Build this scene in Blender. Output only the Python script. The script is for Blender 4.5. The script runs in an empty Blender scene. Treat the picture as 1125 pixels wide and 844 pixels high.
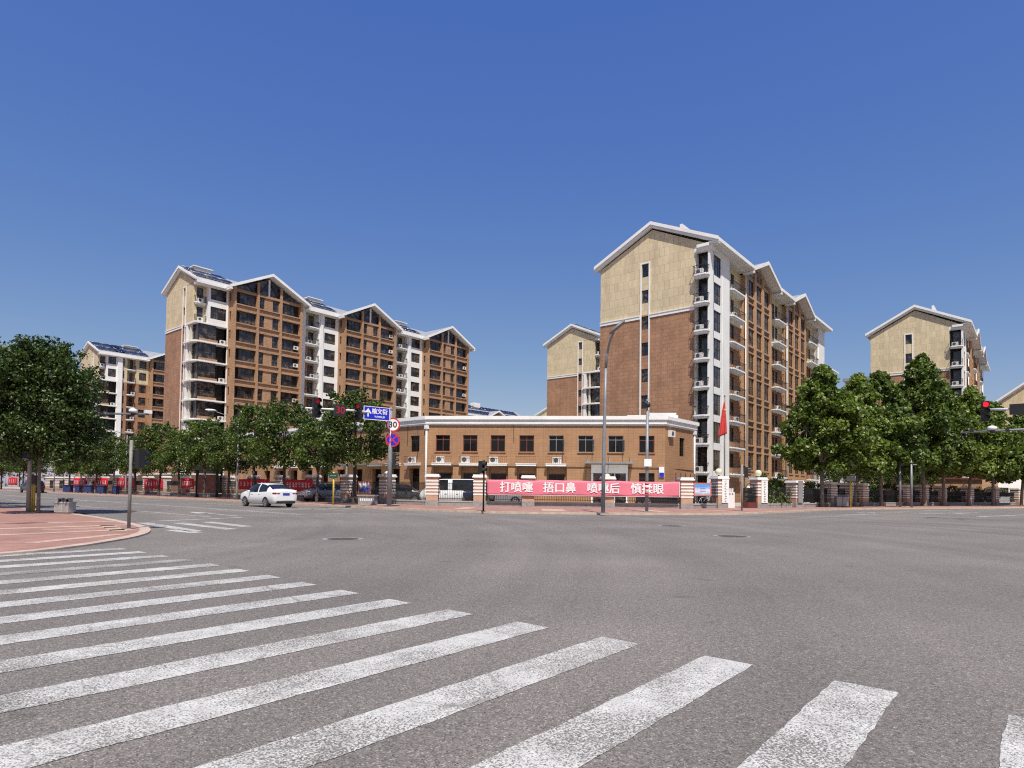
import bpy, math, random
import numpy as np
from mathutils import Matrix, Vector

# ------------------------------------------------------------------ camera, sky, sun
SC = bpy.context.scene
COL = SC.collection
R = math.radians
AL = 0.6959                      # heading of the street grid against the view axis
CAM_H = 1.3796
cd = bpy.data.cameras.new('camera'); cam = bpy.data.objects.new('camera', cd); COL.objects.link(cam)
cd.sensor_width = 36; cd.lens = 36*691.852/1125; cd.shift_y = (516.25-422)/1125
cd.clip_start = 0.1; cd.clip_end = 4000
cam.matrix_world = (Matrix.Translation((0, 0, CAM_H)) @ Matrix.Rotation(AL-math.pi/2, 4, 'Z')
                    @ Matrix.Rotation(math.pi/2+0.0306, 4, 'X') @ Matrix.Rotation(0.0133, 4, 'Z'))
SC.camera = cam
SUN_AZ, SUN_EL = 223, 58
w = bpy.data.worlds.new('World'); SC.world = w; w.use_nodes = True
nt = w.node_tree; bg = nt.nodes['Background']
sky = nt.nodes.new('ShaderNodeTexSky'); sky.sky_type = 'NISHITA'; sky.sun_disc = False
sky.sun_elevation = R(SUN_EL); sky.sun_rotation = R(SUN_AZ)
sky.air_density = 0.8; sky.dust_density = 0.8; sky.ozone_density = 10.0; sky.altitude = 50
# the camera's rendering of that sky: one response curve per channel
sep = nt.nodes.new('ShaderNodeSeparateColor'); cmb = nt.nodes.new('ShaderNodeCombineColor'); nt.links.new(sky.outputs[0], sep.inputs[0])
SKY_S, EXPO = 0.15, 0.3
unit = SKY_S*2**EXPO
for i, (kk, pw) in enumerate(((1.207, 1.166), (0.667, 0.853), (0.591, 0.259))):
    m1 = nt.nodes.new('ShaderNodeMath'); m1.operation = 'MULTIPLY'; m1.inputs[1].default_value = unit
    m2 = nt.nodes.new('ShaderNodeMath'); m2.operation = 'POWER'; m2.inputs[1].default_value = pw
    m3 = nt.nodes.new('ShaderNodeMath'); m3.operation = 'MULTIPLY'; m3.inputs[1].default_value = kk/unit
    nt.links.new(sep.outputs[i], m1.inputs[0]); nt.links.new(m1.outputs[0], m2.inputs[0]); nt.links.new(m2.outputs[0], m3.inputs[0]); nt.links.new(m3.outputs[0], cmb.inputs[i])
nt.links.new(cmb.outputs[0], bg.inputs[0]); bg.inputs[1].default_value = SKY_S
sl = bpy.data.lights.new('sun', 'SUN'); sl.energy = 4.4; sl.angle = R(0.5); sl.color = (1, 0.945, 0.85)
so = bpy.data.objects.new('sun', sl); COL.objects.link(so)
so.rotation_euler = (R(90-SUN_EL), 0, R(180-SUN_AZ)); so.location = (-60, -80, 160)
vs = SC.view_settings
vs.view_transform = 'Standard'; vs.look = 'None'; vs.exposure = EXPO; vs.gamma = 1; vs.use_curve_mapping = False
SC.cycles.use_denoising = False; SC.cycles.pixel_filter_type = 'BLACKMAN_HARRIS'; SC.cycles.filter_width = 1.15
SC.cycles.max_bounces = 6; SC.cycles.transparent_max_bounces = 8

# ------------------------------------------------------------------ helpers
class MB:
    """collects faces; build() links them as one mesh object"""
    def __init__(s): s.v = []; s.f = []; s.m = []; s.sm = []
    def face(s, pts, mi=0, sm=False):
        n = len(s.v); s.v += [tuple(p) for p in pts]; s.f.append(tuple(range(n, n+len(pts)))); s.m.append(mi); s.sm.append(sm)
    def box(s, x0, x1, y0, y1, z0, z1, mi=0, M=None):
        c = [(x, y, z) for z in (z0, z1) for y in (y0, y1) for x in (x0, x1)]
        if M: c = [tuple(M @ Vector(p)) for p in c]
        n = len(s.v); s.v += c
        for q in ((0, 2, 3, 1), (4, 5, 7, 6), (0, 1, 5, 4), (2, 6, 7, 3), (0, 4, 6, 2), (1, 3, 7, 5)):
            s.f.append(tuple(n+i for i in q)); s.m.append(mi); s.sm.append(False)
    def cbox(s, c, d, rz=0, mi=0):
        M = Matrix.Translation(c) @ Matrix.Rotation(rz, 4, 'Z')
        s.box(-d[0]/2, d[0]/2, -d[1]/2, d[1]/2, -d[2]/2, d[2]/2, mi, M)
    def prism(s, poly, z0, z1, mi=0, mside=None, M=None):
        if mside is None: mside = mi
        a = [(p[0], p[1], z0) for p in poly]; b = [(p[0], p[1], z1) for p in poly]
        if M: a = [tuple(M @ Vector(p)) for p in a]; b = [tuple(M @ Vector(p)) for p in b]
        n = len(poly); k = len(s.v); s.v += a+b
        s.f.append(tuple(range(k+n-1, k-1, -1))); s.m.append(mside); s.sm.append(False)
        s.f.append(tuple(range(k+n, k+2*n))); s.m.append(mi); s.sm.append(False)
        for i in range(n):
            j = (i+1) % n
            s.f.append((k+i, k+j, k+n+j, k+n+i)); s.m.append(mside); s.sm.append(False)
    def tube(s, pts, rad, n=10, mi=0, caps=True):
        pts = [Vector(p) for p in pts]
        if not hasattr(rad, '__len__'): rad = [rad]*len(pts)
        k = len(s.v); prev = None
        for i, p in enumerate(pts):
            d = (pts[min(i+1, len(pts)-1)]-pts[max(i-1, 0)]).normalized()
            if prev is None:
                a = d.orthogonal().normalized()
            else:
                a = (prev-d*prev.dot(d)).normalized()
            prev = a; b = d.cross(a)
            for j in range(n):
                t = 2*math.pi*j/n; s.v.append(tuple(p+(a*math.cos(t)+b*math.sin(t))*rad[i]))
        for i in range(len(pts)-1):
            for j in range(n):
                q = (j+1) % n
                s.f.append((k+i*n+j, k+i*n+q, k+(i+1)*n+q, k+(i+1)*n+j)); s.m.append(mi); s.sm.append(True)
        if caps:
            s.f.append(tuple(k+j for j in range(n-1, -1, -1))); s.m.append(mi); s.sm.append(False)
            e = k+(len(pts)-1)*n
            s.f.append(tuple(e+j for j in range(n))); s.m.append(mi); s.sm.append(False)
    def ball(s, c, r, mi=0, nu=14, nv=8, sc=(1, 1, 1)):
        k = len(s.v)
        for i in range(nv+1):
            t = math.pi*i/nv
            for j in range(nu):
                p = 2*math.pi*j/nu
                s.v.append((c[0]+r*sc[0]*math.sin(t)*math.cos(p), c[1]+r*sc[1]*math.sin(t)*math.sin(p), c[2]+r*sc[2]*math.cos(t)))
        for i in range(nv):
            for j in range(nu):
                q = (j+1) % nu
                s.f.append((k+i*nu+j, k+(i+1)*nu+j, k+(i+1)*nu+q, k+i*nu+q)); s.m.append(mi); s.sm.append(True)
    def mesh(s, name, mats):
        me = bpy.data.meshes.new(name); me.from_pydata(s.v, [], s.f)
        for m in (mats if isinstance(mats, (list, tuple)) else [mats]): me.materials.append(m)
        me.polygons.foreach_set('material_index', s.m); me.polygons.foreach_set('use_smooth', s.sm)
        me.update(); return me
    def build(s, name, mats, parent=None, loc=None, rz=0):
        return put(name, s.mesh(name, mats), parent, loc, rz)

def put(name, me, parent=None, loc=None, rz=0):
    o = bpy.data.objects.new(name, me); COL.objects.link(o)
    if parent: o.parent = parent
    if loc: o.location = loc
    if rz: o.rotation_euler = (0, 0, rz)
    return o
def tag(o, label, cat, group=None):
    o['label'] = label; o['category'] = cat
    if group: o['group'] = group
    return o
def thing(name, label, cat, loc=(0, 0, 0), rz=0, group=None):
    o = bpy.data.objects.new(name, None); COL.objects.link(o); o.location = loc; o.rotation_euler = (0, 0, rz)
    o.empty_display_size = 0.3
    return tag(o, label, cat, group)
def struct(o, kind='structure'):
    o['kind'] = kind; return o
def copy_tree(o, parent=None):
    c = o.copy(); COL.objects.link(c); c.parent = parent
    for ch in list(o.children): copy_tree(ch, c)
    return c

# rays of the photograph's survey (pixel columns of the 1125 px wide photograph) -> plan positions
F_, VC_, TH_, PH_ = 691.852, 516.25, 0.0306, 0.0133
def ray(u, v):
    A, B = u-562.5, v-VC_
    a = A*math.cos(PH_)+B*math.sin(PH_); b = -A*math.sin(PH_)+B*math.cos(PH_)
    r, up = a/F_, -b/F_; ct, st = math.cos(TH_), math.sin(TH_)
    vx, vy, vz = r, ct-up*st, st+up*ct
    return Vector((vx*math.sin(AL)+vy*math.cos(AL), -vx*math.cos(AL)+vy*math.sin(AL), vz))
def at_depth(u, v, d):
    q = ray(u, v); n = q.x*math.cos(AL)+q.y*math.sin(AL); return q*(d/n)+Vector((0, 0, CAM_H))
def at_x(u, v, x): q = ray(u, v); return q*(x/q.x)+Vector((0, 0, CAM_H))
def at_y(u, v, y): q = ray(u, v); return q*(y/q.y)+Vector((0, 0, CAM_H))
def at_ground(u, v, z=0): q = ray(u, v); return q*((z-CAM_H)/q.z)+Vector((0, 0, CAM_H))

# ------------------------------------------------------------------ materials
def newmat(name):
    m = bpy.data.materials.new(name); m.use_nodes = True
    return m, m.node_tree, m.node_tree.nodes['Principled BSDF']
def N(t, typ, **kw):
    n = t.nodes.new(typ)
    for k, v in kw.items():
        if k.startswith('i_'): n.inputs[k[2:].replace('_', ' ')].default_value = v
        else: setattr(n, k, v)
    return n
def ramp(t, fac, stops):
    r = t.nodes.new('ShaderNodeValToRGB'); e = r.color_ramp.elements
    while len(e) < len(stops): e.new(0.5)
    for i, (p, c) in enumerate(stops):
        e[i].position = p; e[i].color = tuple(c)+(1,) if len(c) == 3 else c
    t.links.new(fac, r.inputs[0]); return r.outputs[0]
def mix(t, fac, a, b, mode='MIX'):
    n = t.nodes.new('ShaderNodeMix'); n.data_type = 'RGBA'; n.blend_type = mode
    for inp, val in ((n.inputs[0], fac), (n.inputs[6], a), (n.inputs[7], b)):
        if hasattr(val, 'is_linked') or hasattr(val, 'links'): t.links.new(val, inp)
        elif isinstance(val, (int, float)): inp.default_value = val
        else: inp.default_value = tuple(val)+(1,)
    return n.outputs[2]
def pmat(name, col, rough=0.6, metal=0.0, var=0.12, scale=1.5, bump=0.0, bscale=60, spec=0.5, vary_obj=0.0):
    m, t, b = newmat(name)
    geo = N(t, 'ShaderNodeNewGeometry'); 
    no = N(t, 'ShaderNodeTexNoise', i_Scale=scale, i_Detail=6.0); t.links.new(geo.outputs['Position'], no.inputs['Vector'])
    lo = tuple(max(0, c*(1-var)) for c in col); hi = tuple(min(1, c*(1+var)) for c in col)
    c = ramp(t, no.outputs[0], [(0.3, lo), (0.7, hi)])
    t.links.new(c, b.inputs['Base Color'])
    b.inputs['Roughness'].default_value = rough; b.inputs['Metallic'].default_value = metal
    b.inputs['Specular IOR Level'].default_value = spec
    if bump:
        n2 = N(t, 'ShaderNodeTexNoise', i_Scale=bscale, i_Detail=3.0); t.links.new(geo.outputs['Position'], n2.inputs['Vector'])
        bp = N(t, 'ShaderNodeBump', i_Strength=bump, i_Distance=0.02); t.links.new(n2.outputs[0], bp.inputs['Height']); t.links.new(bp.outputs[0], b.inputs['Normal'])
    return m
def wall_uv(t):
    """vector (along the wall, height) from world position: works for walls along x or y and the diagonal"""
    geo = N(t, 'ShaderNodeNewGeometry')
    sp = N(t, 'ShaderNodeSeparateXYZ'); t.links.new(geo.outputs['Position'], sp.inputs[0])
    nr = N(t, 'ShaderNodeSeparateXYZ'); t.links.new(geo.outputs['True Normal'], nr.inputs[0])
    # along = y*nx - x*ny
    a = N(t, 'ShaderNodeMath', operation='MULTIPLY'); t.links.new(sp.outputs[1], a.inputs[0]); t.links.new(nr.outputs[0], a.inputs[1])
    b = N(t, 'ShaderNodeMath', operation='MULTIPLY'); t.links.new(sp.outputs[0], b.inputs[0]); t.links.new(nr.outputs[1], b.inputs[1])
    c = N(t, 'ShaderNodeMath', operation='SUBTRACT'); t.links.new(a.outputs[0], c.inputs[0]); t.links.new(b.outputs[0], c.inputs[1])
    cb = N(t, 'ShaderNodeCombineXYZ'); t.links.new(c.outputs[0], cb.inputs[0]); t.links.new(sp.outputs[2], cb.inputs[1])
    return cb.outputs[0], geo
def tile_mat(name, col, joint, bw=0.6, bh=0.3, mortar=0.012, offset=0.0, stain=0.25, rough=0.75, jit=0.08, bump=0.6, streak=0.6):
    m, t, b = newmat(name)
    uv, geo = wall_uv(t)
    # slightly wandering courses: hand-laid panels
    wn = N(t, 'ShaderNodeTexNoise', i_Scale=0.35, i_Detail=2.0); t.links.new(uv, wn.inputs['Vector'])
    wm = N(t, 'ShaderNodeVectorMath', operation='MULTIPLY_ADD'); t.links.new(wn.outputs['Color'], wm.inputs[0])
    wm.inputs[1].default_value = (0.06, 0.05, 0); t.links.new(uv, wm.inputs[2])
    br = N(t, 'ShaderNodeTexBrick', offset=offset, squash=1.0)
    br.inputs['Scale'].default_value = 1; br.inputs['Mortar Size'].default_value = mortar
    br.inputs['Brick Width'].default_value = bw; br.inputs['Row Height'].default_value = bh
    br.inputs['Mortar Smooth'].default_value = 0.3; br.inputs['Bias'].default_value = 0
    br.inputs['Color1'].default_value = tuple(c*(1-jit) for c in col)+(1,)
    br.inputs['Color2'].default_value = tuple(min(1, c*(1+jit)) for c in col)+(1,)
    br.inputs['Mortar'].default_value = tuple(joint)+(1,)
    t.links.new(wm.outputs[0], br.inputs['Vector'])
    n1 = N(t, 'ShaderNodeTexNoise', i_Scale=0.5, i_Detail=8.0, i_Roughness=0.65); t.links.new(geo.outputs['Position'], n1.inputs['Vector'])
    st = ramp(t, n1.outputs[0], [(0.3, (1-stain,)*3), (0.62, (1.05, 1.05, 1.05))])
    # rain streaks: noise stretched downwards
    mp = N(t, 'ShaderNodeMapping'); mp.inputs['Scale'].default_value = (2.2, 0.12, 1); t.links.new(uv, mp.inputs[0])
    n2 = N(t, 'ShaderNodeTexNoise', i_Scale=1.0, i_Detail=5.0); t.links.new(mp.outputs[0], n2.inputs['Vector'])
    s2 = ramp(t, n2.outputs[0], [(0.35, (1-stain*streak,)*3), (0.6, (1, 1, 1))])
    c = mix(t, 1.0, br.outputs['Color'], st, 'MULTIPLY'); c = mix(t, 1.0, c, s2, 'MULTIPLY')
    t.links.new(c, b.inputs['Base Color']); b.inputs['Roughness'].default_value = rough
    bp = N(t, 'ShaderNodeBump', i_Strength=bump, i_Distance=0.02); bp.invert = True
    t.links.new(br.outputs['Fac'], bp.inputs['Height']); t.links.new(bp.outputs[0], b.inputs['Normal'])
    return m

MT = {}
MT['white'] = pmat('white_render', (0.74, 0.74, 0.72), 0.7, var=0.06, scale=0.7)
MT['offwhite'] = pmat('cream_render', (0.60, 0.55, 0.46), 0.75, var=0.08)
MT['beige'] = tile_mat('beige_panels', (0.60, 0.50, 0.325), (0.43, 0.34, 0.20), 0.62, 0.95, 0.018, 0.31, 0.13)
MT['brick'] = tile_mat('brown_panels', (0.375, 0.205, 0.117), (0.25, 0.125, 0.068), 0.72, 0.42, 0.02, 0.31, 0.26)
MT['brick2'] = tile_mat('tan_tiles', (0.405, 0.242, 0.138), (0.25, 0.125, 0.06), 0.45, 0.24, 0.012, 0.5, 0.14)
MT['brick3'] = tile_mat('golden_tan_tiles', (0.47, 0.285, 0.155), (0.32, 0.17, 0.085), 0.45, 0.24, 0.012, 0.5, 0.14)
MT['shop'] = tile_mat('tan_panels', (0.360, 0.200, 0.103), (0.27, 0.145, 0.07), 0.42, 0.24, 0.011, 0.0, 0.13, jit=0.05, bump=0.35, streak=0.25)
MT['pillar'] = pmat('pillar_tan', (0.46, 0.29, 0.20), 0.8, var=0.12, scale=3)
MT['stone'] = pmat('grey_stone', (0.26, 0.25, 0.245), 0.8, var=0.2, scale=5)
MT['concrete'] = pmat('concrete', (0.36, 0.35, 0.33), 0.85, var=0.15, scale=2, bump=0.2)
MT['black'] = pmat('black_iron', (0.012, 0.012, 0.013), 0.5, 0.0, var=0.2)
MT['frame'] = pmat('window_frame', (0.035, 0.022, 0.018), 0.5, var=0.2)
MT['redframe'] = pmat('red_sash', (0.17, 0.045, 0.03), 0.5, var=0.2)
MT['greyframe'] = pmat('alu_frame', (0.30, 0.30, 0.31), 0.4, 0.3, var=0.1)
MT['galv'] = pmat('galvanised_steel', (0.27, 0.275, 0.28), 0.5, 0.3, var=0.15, scale=4)
MT['polegrey'] = pmat('grey_pole_paint', (0.235, 0.25, 0.27), 0.5, 0.15, var=0.15, scale=3)
MT['polebrown'] = pmat('weathered_pole', (0.20, 0.185, 0.17), 0.55, 0.2, var=0.2, scale=3)
MT['white_metal'] = pmat('white_metal', (0.78, 0.78, 0.77), 0.4, var=0.05)
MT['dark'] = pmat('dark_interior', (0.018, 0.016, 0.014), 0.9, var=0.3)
MT['recess'] = pmat('recess_wall', (0.16, 0.09, 0.06), 0.85, var=0.15)
MT['roof'] = pmat('roof_sheet', (0.30, 0.31, 0.33), 0.6, var=0.12)
MT['solar'] = pmat('solar_tubes', (0.012, 0.018, 0.045), 0.15, 0.0, var=0.3, scale=6, spec=0.8)
MT['yellow'] = pmat('yellow_paint', (0.62, 0.44, 0.06), 0.5, var=0.12, scale=4)
MT['red_banner'] = pmat('red_cloth', (0.60, 0.018, 0.03), 0.75, var=0.1, scale=1.2)
MT['pink_banner'] = pmat('faded_pink_cloth', (0.66, 0.17, 0.235), 0.75, var=0.07, scale=0.9)
MT['text'] = pmat('white_print', (0.80, 0.78, 0.78), 0.7, var=0.04)
MT['black_text'] = pmat('black_print', (0.02, 0.02, 0.022), 0.6)
MT['blue_sign'] = pmat('blue_sign', (0.008, 0.022, 0.48), 0.4, var=0.05)
MT['red_sign'] = pmat('red_sign', (0.55, 0.02, 0.03), 0.4, var=0.05)
MT['green_sign'] = pmat('green_sign', (0.01, 0.07, 0.05), 0.4, var=0.1)
MT['blue_bin'] = pmat('navy_plastic', (0.02, 0.035, 0.12), 0.5, var=0.2)
MT['globe'] = pmat('lamp_globe', (0.70, 0.63, 0.46), 0.25, var=0.06)
MT['rubber'] = pmat('tyre_rubber', (0.018, 0.018, 0.018), 0.8)
MT['rim'] = pmat('alloy_rim', (0.45, 0.45, 0.46), 0.3, 0.8)
MT['plastic'] = pmat('black_plastic', (0.02, 0.02, 0.021), 0.45, var=0.2)
MT['taillight'] = pmat('tail_lens', (0.22, 0.01, 0.012), 0.15)
MT['plate_blue'] = pmat('blue_plate', (0.02, 0.05, 0.35), 0.4)
MT['polemid'] = pmat('dull_grey_pole', (0.20, 0.192, 0.185), 0.6, 0.0, var=0.2, scale=3)
MT['kerb'] = pmat('kerb_stone', (0.46, 0.36, 0.29), 0.85, var=0.18, scale=2.5)
MT['maroon'] = pmat('maroon_sheet', (0.13, 0.03, 0.025), 0.6, var=0.2)
MT['flag'] = pmat('flag_cloth', (0.55, 0.05, 0.045), 0.8, var=0.15)
MT['star'] = pmat('flag_star', (0.75, 0.55, 0.05), 0.7)
MT['ac'] = pmat('ac_casing', (0.70, 0.69, 0.66), 0.5, var=0.06)
MT['acgrill'] = pmat('ac_grille', (0.08, 0.08, 0.08), 0.5)
MT['poster_blue'] = pmat('poster_blue', (0.25, 0.45, 0.70), 0.5, var=0.5, scale=3)
MT['poster_dark'] = pmat('poster_dark', (0.04, 0.06, 0.25), 0.5, var=0.6, scale=3)
MT['orange'] = pmat('orange_frame', (0.42, 0.14, 0.09), 0.6)
MT['pinkframe'] = pmat('pink_frame', (0.55, 0.16, 0.15), 0.6)
MT['adboard'] = pmat('ad_board', (0.17, 0.045, 0.025), 0.4, var=0.4, scale=2)

def glass_mat(name='window_glass', tint=(0.016, 0.018, 0.022), curtains=True, blue=0.35):
    m, t, b = newmat(name)
    oi = N(t, 'ShaderNodeObjectInfo')
    geo = N(t, 'ShaderNodeNewGeometry')
    if curtains:
        uv, geo = wall_uv(t)
        no = N(t, 'ShaderNodeTexNoise', i_Scale=1.1, i_Detail=2.0, noise_dimensions='4D')
        t.links.new(uv, no.inputs['Vector'])
        ml = N(t, 'ShaderNodeMath', operation='MULTIPLY'); ml.inputs[1].default_value = 40; t.links.new(oi.outputs['Random'], ml.inputs[0]); t.links.new(ml.outputs[0], no.inputs['W'])
        c = ramp(t, no.outputs[0], [(0.42, tint), (0.52, (0.05, 0.04, 0.033)), (0.60, (0.13, 0.105, 0.085)), (0.66, (0.02, 0.022, 0.03))])
        t.links.new(c, b.inputs['Base Color'])
    else:
        b.inputs['Base Color'].default_value = tuple(tint)+(1,)
    b.inputs['Roughness'].default_value = 0.04
    b.inputs['Specular IOR Level'].default_value = 0.6
    b.inputs['IOR'].default_value = 1.5
    n3 = N(t, 'ShaderNodeTexNoise', i_Scale=0.8, i_Detail=1.0); t.links.new(geo.outputs['Position'], n3.inputs['Vector'])
    bp = N(t, 'ShaderNodeBump', i_Strength=0.06, i_Distance=0.3); t.links.new(n3.outputs[0], bp.inputs['Height']); t.links.new(bp.outputs[0], b.inputs['Normal'])
    return m
MT['glass'] = glass_mat()
MT['shopglass'] = glass_mat('shop_glass', (0.010, 0.010, 0.011), False, 0)
MT['shopglass'].node_tree.nodes['Principled BSDF'].inputs['Specular IOR Level'].default_value = 0.22
MT['carglass'] = glass_mat('car_glass', (0.012, 0.014, 0.016), False)
def carpaint(name, col, rough=0.25, metal=0.0):
    m, t, b = newmat(name)
    b.inputs['Base Color'].default_value = tuple(col)+(1,); b.inputs['Roughness'].default_value = rough
    b.inputs['Metallic'].default_value = metal; b.inputs['Coat Weight'].default_value = 0.6; b.inputs['Coat Roughness'].default_value = 0.05
    return m
MT['car_white'] = carpaint('white_paint', (0.78, 0.79, 0.80))
MT['car_black'] = carpaint('black_paint', (0.012, 0.014, 0.02))
MT['car_silver'] = carpaint('silver_paint', (0.35, 0.36, 0.37), 0.35, 0.6)
MT['car_grey'] = carpaint('dark_grey_paint', (0.05, 0.05, 0.055))
def emit(name, col, s):
    m, t, b = newmat(name); b.inputs['Base Color'].default_value = tuple(c*0.3 for c in col)+(1,)
    b.inputs['Emission Color'].default_value = tuple(col)+(1,); b.inputs['Emission Strength'].default_value = s; return m
MT['red_lit'] = emit('red_signal_lit', (1, 0.015, 0.03), 1.3)
MT['red_dim'] = emit('red_signal', (1, 0.02, 0.03), 0.14)
MT['led_red'] = emit('led_digits', (1, 0.03, 0.06), 0.07)

def asphalt_nodes(t):
    geo = N(t, 'ShaderNodeNewGeometry')
    P = geo.outputs['Position']
    v1 = N(t, 'ShaderNodeTexVoronoi', i_Scale=105.0); t.links.new(P, v1.inputs['Vector'])
    agg = ramp(t, v1.outputs['Color'], [(0.0, (0.062, 0.057, 0.050)), (0.35, (0.170, 0.156, 0.141)), (0.75, (0.228, 0.209, 0.190)), (1.0, (0.46, 0.43, 0.40))])
    n0 = N(t, 'ShaderNodeTexNoise', i_Scale=26.0, i_Detail=4.0, i_Roughness=0.7); t.links.new(P, n0.inputs['Vector'])
    c = mix(t, 1.0, agg, ramp(t, n0.outputs[0], [(0.3, (0.72, 0.72, 0.72)), (0.7, (1.25, 1.24, 1.24))]), 'MULTIPLY')
    n1 = N(t, 'ShaderNodeTexNoise', i_Scale=0.22, i_Detail=5.0); t.links.new(P, n1.inputs['Vector'])
    c = mix(t, 1.0, c, ramp(t, n1.outputs[0], [(0.3, (0.84, 0.84, 0.85)), (0.7, (1.13, 1.12, 1.11))]), 'MULTIPLY')
    # lanes polished by turning traffic: rings around the corner
    mp = N(t, 'ShaderNodeVectorMath', operation='DISTANCE'); t.links.new(P, mp.inputs[0]); mp.inputs[1].default_value = (-8, 34, 0)
    ad = N(t, 'ShaderNodeMath', operation='MULTIPLY'); ad.inputs[1].default_value = 0.55; t.links.new(mp.outputs['Value'], ad.inputs[0])
    cb = N(t, 'ShaderNodeCombineXYZ'); t.links.new(ad.outputs[0], cb.inputs[0])
    n2 = N(t, 'ShaderNodeTexNoise', i_Scale=1.0, i_Detail=4.0, i_Roughness=0.6); t.links.new(cb.outputs[0], n2.inputs['Vector'])
    c = mix(t, 1.0, c, ramp(t, n2.outputs[0], [(0.35, (0.86, 0.86, 0.865)), (0.65, (1.09, 1.085, 1.075))]), 'MULTIPLY')
    # faint patch edges
    v2 = N(t, 'ShaderNodeTexVoronoi', i_Scale=0.16, feature='DISTANCE_TO_EDGE')
    n4 = N(t, 'ShaderNodeTexNoise', i_Scale=0.9, i_Detail=5.0); t.links.new(P, n4.inputs['Vector'])
    vm = N(t, 'ShaderNodeVectorMath', operation='MULTIPLY_ADD'); t.links.new(n4.outputs['Color'], vm.inputs[0]); vm.inputs[1].default_value = (1.2, 1.2, 0); t.links.new(P, vm.inputs[2])
    t.links.new(vm.outputs[0], v2.inputs['Vector'])
    c = mix(t, 1.0, c, ramp(t, v2.outputs['Distance'], [(0.0, (0.92, 0.92, 0.92)), (0.002, (1, 1, 1))]), 'MULTIPLY')
    # oil drips: small dark spots along the lanes
    n6 = N(t, 'ShaderNodeTexNoise', i_Scale=1.6, i_Detail=2.0); t.links.new(P, n6.inputs['Vector'])
    c = mix(t, 1.0, c, ramp(t, n6.outputs[0], [(0.26, (0.80, 0.80, 0.80)), (0.33, (1, 1, 1))]), 'MULTIPLY')
    return P, c, v1
def asphalt_mat():
    m, t, b = newmat('asphalt'); P, c, v1 = asphalt_nodes(t)
    t.links.new(c, b.inputs['Base Color']); b.inputs['Roughness'].default_value = 0.82; b.inputs['Specular IOR Level'].default_value = 0.35
    bp = N(t, 'ShaderNodeBump', i_Strength=0.55, i_Distance=0.012); t.links.new(v1.outputs['Distance'], bp.inputs['Height']); t.links.new(bp.outputs[0], b.inputs['Normal'])
    return m
MT['asphalt'] = asphalt_mat()
def roadpaint(name, wear=0.5, cracks=True):
    m, t, b = newmat(name); P, c, v1 = asphalt_nodes(t)
    n1 = N(t, 'ShaderNodeTexNoise', i_Scale=70.0, i_Detail=4.0, i_Roughness=0.7); t.links.new(P, n1.inputs['Vector'])
    n2 = N(t, 'ShaderNodeTexNoise', i_Scale=1.3, i_Detail=3.0); t.links.new(P, n2.inputs['Vector'])
    s = N(t, 'ShaderNodeMath', operation='MULTIPLY_ADD'); t.links.new(n2.outputs[0], s.inputs[0]); s.inputs[1].default_value = 0.35; t.links.new(n1.outputs[0], s.inputs[2])
    f = ramp(t, s.outputs[0], [(wear, (0, 0, 0)), (wear+0.09, (1, 1, 1))])
    n3 = N(t, 'ShaderNodeTexNoise', i_Scale=6.0, i_Detail=4.0); t.links.new(P, n3.inputs['Vector'])
    wc = ramp(t, n3.outputs[0], [(0.3, (0.46, 0.46, 0.435)), (0.7, (0.62, 0.62, 0.59))])
    if cracks:
        mp = N(t, 'ShaderNodeMapping'); mp.inputs['Scale'].default_value = (1.0, 0.18, 1); mp.inputs['Rotation'].default_value = (0, 0, 0.2); t.links.new(P, mp.inputs[0])
        n5 = N(t, 'ShaderNodeTexNoise', i_Scale=5.0, i_Detail=3.0); t.links.new(P, n5.inputs['Vector'])
        vm = N(t, 'ShaderNodeVectorMath', operation='MULTIPLY_ADD'); t.links.new(n5.outputs['Color'], vm.inputs[0]); vm.inputs[1].default_value = (0.12, 0.05, 0); t.links.new(mp.outputs[0], vm.inputs[2])
        v = N(t, 'ShaderNodeTexVoronoi', i_Scale=1.9, feature='DISTANCE_TO_EDGE'); t.links.new(vm.outputs[0], v.inputs['Vector'])
        cr = ramp(t, v.outputs['Distance'], [(0.002, (0.35, 0.35, 0.35)), (0.007, (1, 1, 1))])
        f = mix(t, 1.0, f, cr, 'MULTIPLY')
    c2 = mix(t, f, c, wc)
    t.links.new(c2, b.inputs['Base Color']); b.inputs['Roughness'].default_value = 0.75
    bp = N(t, 'ShaderNodeBump', i_Strength=0.5, i_Distance=0.01); t.links.new(v1.outputs['Distance'], bp.inputs['Height']); t.links.new(bp.outputs[0], b.inputs['Normal'])
    return m
MT['paint'] = roadpaint('worn_white_paint', 0.605)
MT['paint_faint'] = roadpaint('very_worn_white_paint', 0.68, False)
def paver_mat(name, col, bw, bh, joint):
    m, t, b = newmat(name)
    geo = N(t, 'ShaderNodeNewGeometry')
    br = N(t, 'ShaderNodeTexBrick', offset=0.5); t.links.new(geo.outputs['Position'], br.inputs['Vector'])
    br.inputs['Scale'].default_value = 1; br.inputs['Mortar Size'].default_value = 0.006; br.inputs['Brick Width'].default_value = bw; br.inputs['Row Height'].default_value = bh
    br.inputs['Color1'].default_value = tuple(c*0.88 for c in col)+(1,); br.inputs['Color2'].default_value = tuple(c*1.12 for c in col)+(1,)
    br.inputs['Mortar'].default_value = tuple(joint)+(1,)
    n1 = N(t, 'ShaderNodeTexNoise', i_Scale=0.7, i_Detail=7.0, i_Roughness=0.65); t.links.new(geo.outputs['Position'], n1.inputs['Vector'])
    c = mix(t, 1.0, br.outputs['Color'], ramp(t, n1.outputs[0], [(0.3, (0.78, 0.78, 0.78)), (0.65, (1.08, 1.08, 1.08))]), 'MULTIPLY')
    t.links.new(c, b.inputs['Base Color']); b.inputs['Roughness'].default_value = 0.85
    return m
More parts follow.
